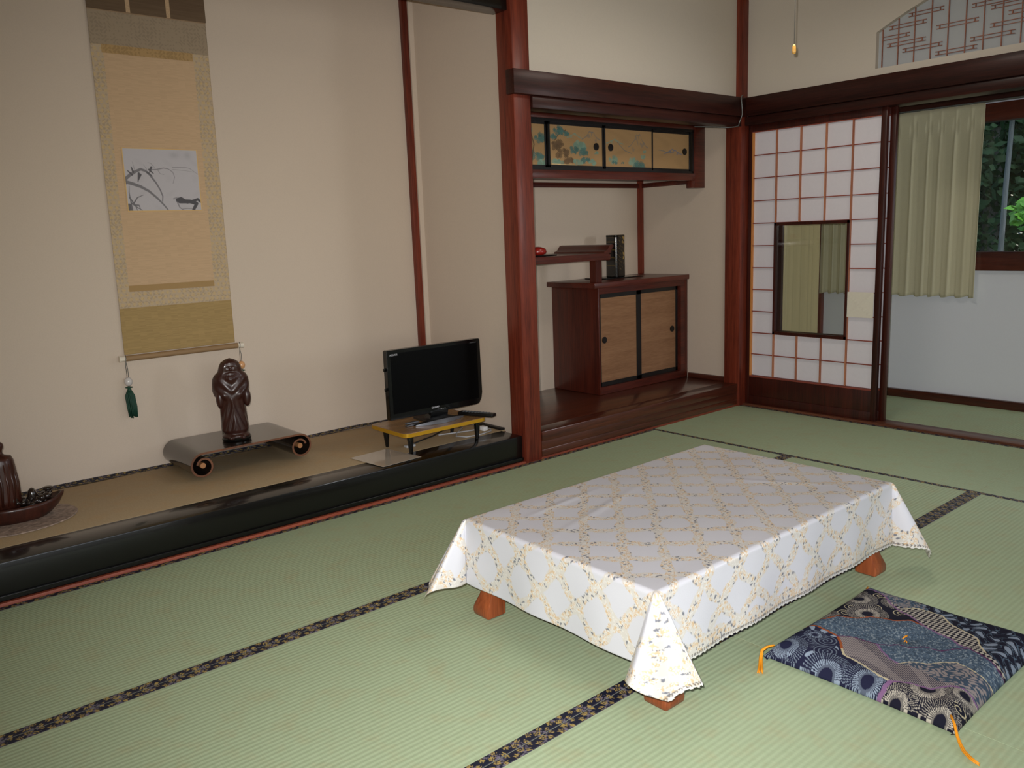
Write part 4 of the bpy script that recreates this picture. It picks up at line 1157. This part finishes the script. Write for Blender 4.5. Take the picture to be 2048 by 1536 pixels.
# ---------------------------------------------------------------- television and its stand
t = thing('television_stand', 'small wood-topped stand with gold rim and black tapered legs under the television', 'stand', (-.405, .29, .1457))
def rrect(hx_, hy_, r_, n=6):
    pts = []
    for sx_, sy_, a0 in ((1, -1, -PI / 2), (1, 1, 0), (-1, 1, PI / 2), (-1, -1, PI)):
        for k_ in range(n + 1):
            a = a0 + PI / 2 * k_ / n
            pts.append((sx_ * (hx_ - r_) + r_ * math.cos(a), sy_ * (hy_ - r_) + r_ * math.sin(a)))
    return pts
bm = BM(); prism(bm, rrect(.252, .167, .03), 'z', .094, .112); obj('gold_rim', bm, M['gold'], t, math.radians(40))
bm = BM(); prism(bm, rrect(.249, .164, .028), 'z', .1121, .1135); obj('top', bm, M['standtop'], t)
for sx_ in (-1, 1):
    for y_ in (-.135, .085):
        bm = BM(); tube(bm, [(sx_ * .202 + (0 if sx_ < 0 else -.004), y_, .0), (sx_ * .205, y_, .004), (sx_ * .207, y_, .094)], [.0075, .009, .0175], 16)
        obj('leg', bm, M['black'], t, math.radians(40))
t = thing('television', 'flat black television with dark glossy screen on the small gold-rimmed stand', 'television', (-.342, .300, .2592))
TV = t
bm = BM()
out_ = [(-.292, .043), (-.289, .039), (.248, .036), (.272, .040), (.289, .068), (.293, .10), (.291, .383), (.287, .389), (-.286, .389), (-.291, .384)]
prism(bm, out_, 'y', -.012, .022)
bmesh.ops.bevel(bm, geom=[e_ for e_ in bm.edges], offset=.002, segments=2, affect='EDGES')
obj('bezel', bm, M['tvblack'], t, math.radians(40))
bm = BM(); prism(bm, [(-.27, .068), (.27, .068), (.27, .372), (-.27, .372)], 'y', -.0128, -.0119); obj('screen', bm, M['screen'], t)
bm = BM(); prism(bm, [(-.21, .08), (.21, .08), (.19, .34), (-.19, .34)], 'y', .022, .05)
box(bm, (-.300, .004, .285), (-.290, .016, .30), .001); box(bm, (-.299, .004, .185), (-.290, .016, .20), .001)
obj('rear_housing', bm, M['tvblack'], t, math.radians(40))
bm = BM(); prism(bm, [(-.062, .010), (.05, .010), (.058, .045), (-.045, .045)], 'y', -.02, .03); obj('neck', bm, M['tvblack'], t, math.radians(40))
# crescent foot
bm = BM()
nn_ = 30; A_, B_, C_, D_ = [], [], [], []
for k_ in range(nn_ + 1):
    s0 = -1 + 2 * k_ / nn_
    x_ = -.035 + s0 * .150; yf = -.118 + .045 * s0 * s0; th_k = .010 + .045 * (1 - s0 * s0)
    zt_ = .006 + .018 * (1 - s0 * s0)
    A_.append(bm.verts.new((x_, yf, .001))); B_.append(bm.verts.new((x_, yf, zt_))); C_.append(bm.verts.new((x_, yf + .012, zt_ + .002))); D_.append(bm.verts.new((x_, yf + .012 + th_k, zt_ * .7)))
for k_ in range(nn_):
    for U_, V2, mi_ in ((A_, B_, 1), (B_, C_, 0), (C_, D_, 0), (D_, A_, 0)):
        fc = bm.faces.new((U_[k_], U_[k_ + 1], V2[k_ + 1], V2[k_])); fc.material_index = mi_
bm.faces.new((A_[0], B_[0], C_[0], D_[0])); bm.faces.new((A_[-1], B_[-1], C_[-1], D_[-1]))
prism(bm, [(-.10, -.08), (.07, -.08), (.05, .09), (-.09, .09)], 'z', .001, .012, 0)
obj('foot', bm, [M['blackmatte'], M['silver']], t, math.radians(40))
for k_ in range(2):
    ft = bxo('foot_bar', (-.222, -.052, .001 + k_ * .012), (-.150, -.030, .008 + k_ * .012), M['silver'], t, .002); ft['label'] = 'silver foot end'
def text(name, s, size, loc, rot, mat, parent, ext=.0003, sx=1):
    cu = bpy.data.curves.new(name, 'FONT'); cu.body = s; cu.size = size; cu.extrude = ext; cu.align_x = 'CENTER'; cu.align_y = 'CENTER'
    tmp = bpy.data.objects.new(name, cu); C.objects.link(tmp)
    bpy.context.view_layer.update()
    me = bpy.data.meshes.new_from_object(tmp.evaluated_get(bpy.context.evaluated_depsgraph_get()))
    bpy.data.objects.remove(tmp)
    me.materials.clear()
    me.transform(Matrix.Diagonal((sx, 1, 1, 1)))
    o = link(name, me, mat, parent); o.location = loc; o.rotation_euler = rot
    return o
text('logo_lettering', 'SHARP', .0135, (-.018, -.0134, .064), (PI / 2, 0, 0), M['letter'], t, sx=1.2)
text('logo_lettering', 'AQUOS', .012, (-.252, -.0134, .365), (PI / 2, 0, 0), M['letter'], t, sx=1.1)
text('logo_lettering', 'AQUOS', .006, (.243, -.0134, .372), (PI / 2, 0, 0), plain('faint_lettering', (120, 120, 124), .5), t, sx=2)
bm = BM()
for k_ in range(5): box(bm, (-.005 + k_ * .011, -.0132, .050), (.001 + k_ * .011, -.0122, .0515))
obj('indicator_marks', bm, M['letter'], t)

t = thing('remote_control', 'long black remote control lying over the right edge of the television stand', 'remote control', (-.172, .185, .2612), math.radians(22))
bm = BM(); box(bm, (-.022, -.105, 0), (.022, .105, .018), .005); obj('casing', bm, M['blackmatte'], t, math.radians(40))
bm = BM()
for i in range(9):
    for j in range(3): box(bm, (-.015 + j * .011, -.075 + i * .018, .018), (-.008 + j * .011, -.064 + i * .018, .0205), .001)
obj('buttons', bm, plain('grey_buttons', (96, 100, 104), .4), t)
bm = BM(); tube(bm, [(-.30, .36, .152), (-.20, .335, .1505), (-.12, .315, .150), (-.03, .30, .1505), (-.022, .26, .150), (-.05, .225, .150), (-.14, .205, .150), (-.22, .215, .150), (-.25, .27, .150), (-.20, .33, .1503), (-.11, .40, .150), (-.08, .55, .155), (-.05, .60, .17)], .0036, 8)
tag(obj('antenna_cable', bm, M['greycable'], None, True), 'light grey cable looped on the straw mat behind the television stand', 'cable')
bm = BM(); tube(bm, [(-.055, .345, .162), (-.09, .42, .19), (-.13, .52, .215), (-.15, .60, .21), (-.10, .70, .18)], .0045, 8); 
tag(obj('antenna_lead', bm, M['greycable'], None, True), 'light grey lead rising behind the remote control to the television', 'cable')
bm = BM(); box(bm, (-.075, .255, .1457), (-.045, .300, .170), .005)
tag(obj('cable_plug', bm, M['white'], None, math.radians(40)), 'small white plug on the looped cable behind the television', 'plug')
bm = BM(); tube(bm, [(-.52, .30, .1505), (-.42, .34, .1505), (-.33, .37, .1505), (-.24, .42, .151), (-.15, .50, .153), (-.08, .62, .155), (-.02, .70, .155)], .004, 8)
o = obj('power_cord', bm, M['blackcable'], TV, True); o.location = (.342, -.300, -.2592)
tag(bxo('power_adapter', (-.56, .27, .1457), (-.505, .30, .158), M['greycable'], None, .004), 'small grey power adapter lying under the television stand', 'adapter')
bm = BM()
for k_, (qx, qy) in enumerate([(-.857, .318), (-.645, .338), (-.603, .071), (-.83, .056)]): pass
vs = [bm.verts.new((qx, qy, .1478 if qy > .2 else .1485)) for qx, qy in [(-.832, .056), (-.607, .071), (-.636, .335), (-.857, .318)]]
fc = bm.faces.new(vs)
r_ = bmesh.ops.extrude_face_region(bm, geom=[fc]); bmesh.ops.translate(bm, vec=(0, 0, .0008), verts=[v for v in r_['geom'] if isinstance(v, bmesh.types.BMVert)])
tag(obj('laminated_sheet', bm, M['laminate']), 'glossy laminated sheet lying across the black sill in front of the television stand', 'sheet')

# ---------------------------------------------------------------- lower cabinet in the shelf alcove
t = thing('sideboard', 'built-in red-brown sideboard with two pale sliding doors on the alcove step', 'cabinet')
CF = .435
bm = BM(); box(bm, (.975, .420, .835), (1.918, .858, .868), .003); obj('top', bm, M['cabx'], t, math.radians(35))
bxo('side_panel', (1.02, CF, .151), (1.034, .858, .835), M['cabz'], t, .002); bxo('side_panel', (1.885, CF, .151), (1.916, .858, .835), M['cabz'], t, .002)
bm = BM()
box(bm, (1.034, CF, .795), (1.885, .858, .835), .001); box(bm, (1.034, CF, .151), (1.885, .858, .200), .001); box(bm, (1.05, .84, .20), (1.885, .858, .795))
box(bm, (1.843, CF, .20), (1.885, CF + .03, .795), .001)
obj('carcass', bm, M['cabx'], t)
def panel_door(x0, x1, z0, z1, y, kx, kz, fill, t, fw=.020, fr='blackmatte', name='sliding_door', right=None):
    rw = right or fw * .7
    bm = BM()
    box(bm, (x0, y, z0), (x1, y + .016, z0 + fw), .001); box(bm, (x0, y, z1 - fw), (x1, y + .016, z1), .001)
    box(bm, (x0, y, z0), (x0 + fw * .7, y + .016, z1), .001); box(bm, (x1 - rw, y, z0), (x1, y + .016, z1), .001)
    d = obj(name, bm, M[fr], t)
    if fill is not None:
        bxo('door_panel', (x0 + fw * .5, y + .004, z0 + fw * .5), (x1 - fw * .5, y + .012, z1 - fw * .5), fill, d, 0)
    if kx is not None:
        bm = BM(); tube(bm, [(kx, y + .0045, kz), (kx, y - .001, kz), (kx, y - .0012, kz)], [.021, .021, .018], 24); tube(bm, [(kx, y - .0011, kz), (kx, y - .0016, kz)], [.014, .014], 24)
        k = obj('finger_pull', bm, plain('dark_metal_pull', (26, 22, 20), .35, metal=.3), d, math.radians(40))
    return d
panel_door(1.034, 1.440, .200, .795, CF + .012, 1.086, .500, M['burlap'], t, .028, right=.046)
panel_door(1.400, 1.843, .200, .795, CF + .030, 1.786, .500, M['burlap'], t, .028)
# fixed shelf with a curled end, standing on a short post
t = thing('staggered_shelf', 'red-brown wall shelf with a curled right end standing on a post above the sideboard', 'shelf')
bm = BM(); box(bm, (.062, .40, 1.008), (1.09, .858, 1.050), .003); box(bm, (1.08, .402, 1.004), (1.112, .858, 1.046), .012, seg=4); obj('board', bm, M['cabx'], t, math.radians(40))
bm = BM(); box(bm, (1.020, .450, .868), (1.074, .504, 1.008), .002); obj('post', bm, M['cabz'], t)
bm = BM()
prism(bm, [(1.050, 1.050), (1.052, 1.060), (1.066, 1.063), (1.082, 1.071), (1.092, 1.086), (1.104, 1.098), (1.124, 1.101), (1.137, 1.095), (1.136, 1.088), (1.126, 1.082), (1.117, 1.070), (1.112, 1.050)], 'y', .404, .856)
obj('curled_end', bm, wood('curl_moulding', (60, 24, 16), (92, 40, 28), 'y', .35, .3), t, math.radians(50))
# vase, tray and red ornament
tag(bxo('display_tray', (1.275, .60, .8682), (1.645, .80, .8755), M['black'], None, .002), 'thin black lacquer tray under the tall dark vase', 'tray')
t = thing('vase', 'tall black lacquer vase with gold leaf pattern on the sideboard', 'vase', (1.436, .665, .8757), 0)
nz, na = 120, 96
hh = np.linspace(0, 1, nz)[:, None]; a = np.linspace(0, 2 * PI, na)[None, :]
rr_ = .049 / (np.abs(np.cos(a)) ** 7 + np.abs(np.sin(a)) ** 7) ** (1 / 7)
rr_ = rr_ * np.interp(hh, [0, .01, .03, .95, .985, 1], [.93, .99, 1, .97, 1.0, .97])
P = np.zeros((nz, na, 3)); P[..., 0] = rr_ * np.cos(a); P[..., 1] = rr_ * np.sin(a); P[..., 2] = hh * .28
bk = np.array(lin((14, 13, 12))); gd = np.array(lin((150, 120, 62)))
col = np.ones((nz, na, 3)) * bk
g = np.sin(P[..., 0] * 160 + P[..., 2] * 60) * np.sin(P[..., 2] * 120 + P[..., 0] * 70)
col[(g > .35) & (P[..., 0] > .022) & (hh > .42)] = gd
col[(np.abs(g) < .05) & (P[..., 2] > .05)] = gd * .3
link('body', grid_mesh('body', P, col), vcol('gilded_lacquer', .15, coat=.7), t, True)
bm = BM(); prism(bm, [(.036, .036), (-.036, .036), (-.036, -.036), (.036, -.036)], 'z', .262, .264); obj('dark_mouth', bm, M['blackmatte'], t)
t = thing('red_ornament', 'small red lacquer ornament on a black base on the curled shelf, beside the post', 'ornament', (.60, .52, 1.0505))
bm = BM(); box(bm, (-.04, -.05, 0), (.11, .05, .008), .002); obj('base', bm, M['black'], t)
bm = BM(); lathe(bm, [(.030, .008), (.046, .014), (.052, .028), (.046, .046), (.020, .056), (.004, .058)], seg=32); obj('body', bm, M['redlac'], t, True)

# ---------------------------------------------------------------- upper cabinet with painted doors
t = thing('wall_cabinet', 'built-in upper cabinet with painted gold landscape sliding doors under the alcove rail', 'cabinet')
UY = .30
bm = BM()
box(bm, (.062, UY, 1.488), (1.815, UY + .03, 1.534), .002)
box(bm, (.062, UY, 1.812), (1.815, UY + .03, 1.857), .002)
box(bm, (.062, UY + .03, 1.522), (1.900, .858, 1.540), 0)
box(bm, (1.812, UY - .006, 1.442), (1.918, UY + .06, 1.857), .002); box(bm, (1.778, UY - .004, 1.442), (1.814, UY + .04, 1.488), .002)
box(bm, (1.890, UY + .06, 1.54), (1.918, .858, 1.857), 0)
obj('carcass', bm, M['cabx'], t, math.radians(35))
bm = BM(); box(bm, (.062, UY + .006, 1.534), (1.812, UY + .045, 1.548), 0); box(bm, (.062, UY + .006, 1.796), (1.812, UY + .045, 1.812), 0); box(bm, (1.796, UY + .006, 1.54), (1.812, UY + .045, 1.80), 0); obj('black_track', bm, M['blackmatte'], t)
def land(kind, u_, v_):
    base = np.array(lin((168, 134, 92))); dk = np.array(lin((168, 132, 84))); tealc = np.array(lin((74, 110, 104))); brn = np.array(lin((104, 82, 58))); blu = np.array(lin((88, 108, 138))); grn = np.array(lin((120, 150, 132))); gr = np.array(lin((110, 112, 110)))
    col = np.ones(u_.shape + (3,)) * base
    n = np.sin(u_ * 11 + 3 * np.sin(v_ * 7)) * np.sin(v_ * 9 + u_ * 4)
    col = col * (1 - .08 * np.clip(n, 0, 1))[..., None]
    def puff(cx, cy, r, c, seed, al=.9):
        rnd = random.Random(seed)
        for _ in range(14):
            a_ = rnd.random() * 6.28; q_ = r * math.sqrt(rnd.random()); rx = r * rnd.uniform(.25, .5)
            m_ = np.hypot(u_ - cx - q_ * math.cos(a_), (v_ - cy - q_ * .8 * math.sin(a_)) * .6) < rx * (.8 + .2 * np.sin(u_ * 160) * np.sin(v_ * 130))
            col[m_] = col[m_] * (1 - al) + c * rnd.uniform(.8, 1.15) * al
    def mount(cx, by, w_, h_, c):
        top = by + h_ * np.exp(-((u_ - cx) / w_) ** 2) * (1 + .1 * np.sin(u_ * 70))
        d = top - v_
        m_ = (d > 0) & (d < .03) & (np.abs(u_ - cx) < w_ * 1.8)
        col[m_] = col[m_] * .35 + c * .65
        m_ = (d > 0) & (d < h_ * .8) & (np.sin((u_ - cx) * 60 + (top - v_) * 20 * np.sign(u_ - cx)) > .5) & (np.abs(u_ - cx) < w_ * 1.1)
        col[m_] = col[m_] * .55 + c * .45
    def line(pts, w_, c):
        d = np.full(u_.shape, 9.)
        for (ax, ay), (bx, by) in zip(pts, pts[1:]):
            dx, dy = bx - ax, by - ay; t_ = np.clip(((u_ - ax) * dx + (v_ - ay) * dy) / (dx * dx + dy * dy), 0, 1)
            d = np.minimum(d, np.hypot(u_ - ax - t_ * dx, (v_ - ay - t_ * dy) * .6))
        col[d < w_] = c
    if kind == 0:
        puff(.9, .65, .10, tealc, 1, .7); puff(.85, .25, .12, tealc, 2, .7); puff(.7, .85, .08, grn, 3, .6); line([(.75, .1), (.8, .5), (.72, .9)], .01, brn); puff(.95, .05, .1, grn, 4)
        puff(.3, .3, .2, tealc, 5, .7); puff(.2, .7, .15, grn, 6, .6)
    if kind == 1:
        mount(.78, .68, .10, .20, gr); mount(.46, .70, .08, .10, grn)
        line([(.10, .62), (.2, .8), (.3, .86)], .008, brn)
        for cx, cy, r, c, s0 in [(.16, .84, .09, tealc, 1), (.28, .80, .08, tealc, 2), (.08, .70, .06, tealc, 3), (.55, .50, .12, grn, 4), (.62, .36, .09, tealc, 5), (.45, .40, .08, tealc, 6), (.16, .50, .12, brn, 7), (.24, .30, .12, brn, 8), (.34, .14, .10, brn, 9), (.14, .10, .09, grn, 10), (.52, .12, .08, grn, 11), (.66, .16, .08, tealc, 12), (.80, .12, .07, grn, 13), (.88, .35, .04, grn, 14)]:
            puff(cx, cy, r, c, s0, .75)
        line([(.04, .05), (.5, .03)], .006, np.array(lin((220, 190, 140))))
    if kind == 2:
        mount(.70, .55, .12, .34, gr); mount(.20, .62, .10, .10, grn)
        for cx, cy, r, c, s0 in [(.16, .20, .09, grn, 1), (.20, .14, .05, tealc, 2), (.60, .18, .10, grn, 3), (.72, .08, .11, tealc, 4), (.64, .05, .08, tealc, 5), (.80, .30, .05, grn, 6), (.84, .44, .04, grn, 7), (.36, .13, .03, tealc, 8)]: puff(cx, cy, r, c, s0, .6)
        line([(.25, .65), (.40, .45), (.55, .38)], .005, gr)
    if kind == 3:
        mount(.58, .44, .13, .12, blu); line([(.22, .52), (.34, .50), (.44, .46), (.6, .48)], .005, gr); line([(.1, .62), (.3, .60)], .004, dk); line([(.2, .3), (.5, .22)], .004, dk)
    return col
def painted(x0, x1, y, kx, kind, nme):
    z0, z1 = 1.546, 1.798
    d = panel_door(x0, x1, z0, z1, y, kx, 1.673, None, t, .017, 'blackmatte', 'painted_door')
    n1 = int((x1 - x0) / .0022); n2 = int((z1 - z0) / .0022)
    u_, v_ = np.meshgrid(np.linspace(0, 1, n1), np.linspace(0, 1, n2))
    P = np.zeros(u_.shape + (3,)); P[..., 0] = x0 + .008 + (x1 - x0 - .016) * u_; P[..., 1] = y + .003; P[..., 2] = z0 + .01 + (z1 - z0 - .02) * v_
    o = link('landscape_panel', grid_mesh('landscape_panel', P, land(kind, u_, v_)), M['gloss_paint'], d)
    o['label'] = nme
painted(.085, .512, UY + .024, None, 0, 'gold panel painted with teal trees')
painted(.515, .960, UY + .008, .897, 1, 'gold panel painted with teal and brown trees')
painted(.965, 1.408, UY + .008, 1.021, 2, 'gold panel painted with a mountain and low bushes')
painted(1.388, 1.800, UY + .024, 1.744, 3, 'gold panel painted with a small blue peak')

# ---------------------------------------------------------------- small things
bm = BM(); tube(bm, [(1.865, -.032, 1.984), (1.845, -.034, 1.976), (1.842, -.037, 1.95), (1.850, -.036, 1.91), (1.853, -.036, 1.87), (1.845, -.035, 1.85), (1.848, -.018, 1.82), (1.84, -.018, 1.800), (1.80, -.016, 1.792), (1.74, -.010, 1.786), (1.66, .03, 1.79), (1.55, .10, 1.795)], .0032, 8)
tag(obj('wire', bm, M['metalcord'], None, True), 'thin grey wire running down the room corner over the wooden rails', 'wire')
bm = BM(); tube(bm, [(.30, .845, .55), (.42, .835, .45), (.62, .835, .36), (.78, .835, .28), (.84, .82, .22), (.82, .80, .17), (.72, .78, .155), (.5, .76, .153)], .003, 8)
tag(obj('thin_cable', bm, M['blackcable'], None, True), 'thin dark cable hanging on the wall between alcove post and sideboard', 'cable')
tag(bxo('wall_socket', (.1132, .012, .232), (.121, .036, .278), M['white'], None, .001), 'tiny white socket on the side of the alcove post above the step', 'socket')
t = thing('lamp_pull', 'thin lamp pull cord with an amber tip hanging before the upper wall', 'pull cord', (.60, -1.135, 1.97))
def ray_at(px, py, dist):
    d = (r2 * ((px - 1024) / 1658.26) - u2 * ((py - 768) / 1658.26) + f); return CAM + d * dist
p1 = ray_at(1588, 108, 3.62)
LX, LY = p1.x, p1.y
t.location = (LX, LY, p1.z)
bm = BM(); tube(bm, [(0, 0, .03), (.001, 0, .2), (0, 0, 2.40 - p1.z)], .0014, 6); obj('cord', bm, M['cord'], t, True)
bm = BM(); lathe(bm, [(.003, 0), (.0075, .003), (.0085, .012), (.0075, .030), (.005, .038), (.002, .040)], seg=16); obj('pull_tip', bm, M['amber'], t, True)
t = thing('ceiling_lamp', 'square pendant lamp with pale acrylic shade hanging from the ceiling', 'lamp', (LX, LY, 2.40))
bm = BM()
box(bm, (-.28, -.28, .0), (.28, -.27, .11), .002); box(bm, (-.28, .27, .0), (.28, .28, .11), .002); box(bm, (-.28, -.27, .0), (-.27, .27, .11), .002); box(bm, (.27, -.27, .0), (.28, .27, .11), .002)
obj('shade', bm, M['shade'], t)
bm = BM(); tube(bm, [(.17 * math.cos(k_ * PI / 24), .17 * math.sin(k_ * PI / 24), .05) for k_ in range(49)], .014, 10, cap=False)
me_, ntt, pp = newmat('fluorescent_ring'); pp.inputs['Emission Color'].default_value = (1, .86, .66, 1); pp.inputs['Emission Strength'].default_value = 2.5
obj('ring_tube', bm, me_, t, True)
bm = BM(); tube(bm, [(0, 0, .09), (0, 0, CEIL - 2.40)], .006, 8); obj('suspension', bm, M['blackcable'], t, True)

# ---------------------------------------------------------------- light
def light(name, typ, loc, e, color, **kw):
    l = bpy.data.lights.new(name, typ); l.energy = e; l.color = color
    for k_, v in kw.items(): setattr(l, k_, v)
    o = bpy.data.objects.new(name, l); C.objects.link(o); o.location = loc
    return o
# the camera's own flash, above and left of the lens
fo = CAM - r2 * .035 + u2 * .055
fl = light('camera_flash', 'SPOT', fo, 305, (1.0, .985, .965), shadow_soft_size=.012, spot_size=math.radians(106), spot_blend=1.0)
fl.rotation_euler = (f + r2 * .13 - u2 * .03).to_track_quat('-Z', 'Y').to_euler()
# the lamp hanging in the room
la = light('lamp_glow', 'AREA', (LX, LY, 2.40), 7, (1.0, .92, .82), shape='DISK', size=.5)
# added fill lights at the rear openings; daylight above the veranda window
dl = light('rear_fill', 'AREA', ((RX0 + RX1) / 2, YB - .25, 1.25), 27, (1, .97, .94), shape='RECTANGLE', size=3.4, size_y=1.6); dl.rotation_euler = (PI / 2, 0, 0)  # added fill light outside the added rear window
dv = light('daylight_veranda', 'AREA', (4.1, -2.2, 3.1), 90, (.92, .97, 1), shape='RECTANGLE', size=3.2, size_y=1.2)
dv.rotation_euler = Vector((-1.2, .2, -1.5)).to_track_quat('-Z', 'Y').to_euler()
de = light('veranda_end_fill', 'AREA', (2.43, YB - .25, 1.45), 30, (.93, .97, 1), shape='RECTANGLE', size=.7, size_y=1.1); de.rotation_euler = (PI / 2, 0, 0)  # added fill light outside the added veranda-end opening, brightens the veranda wall
w = bpy.data.worlds.new('world'); S.world = w; w.use_nodes = True
nt = w.node_tree; bg = nt.nodes['Background']
sky = nt.nodes.new('ShaderNodeTexSky'); sky.sky_type = 'NISHITA'; sky.sun_disc = False; sky.sun_elevation = math.radians(50); sky.sun_rotation = math.radians(200)
nt.links.new(sky.outputs[0], bg.inputs['Color']); bg.inputs['Strength'].default_value = .2
S.view_settings.view_transform = 'Standard'; S.view_settings.look = 'None'; S.view_settings.gamma = 1; S.view_settings.exposure = 0
S.cycles.max_bounces = 8
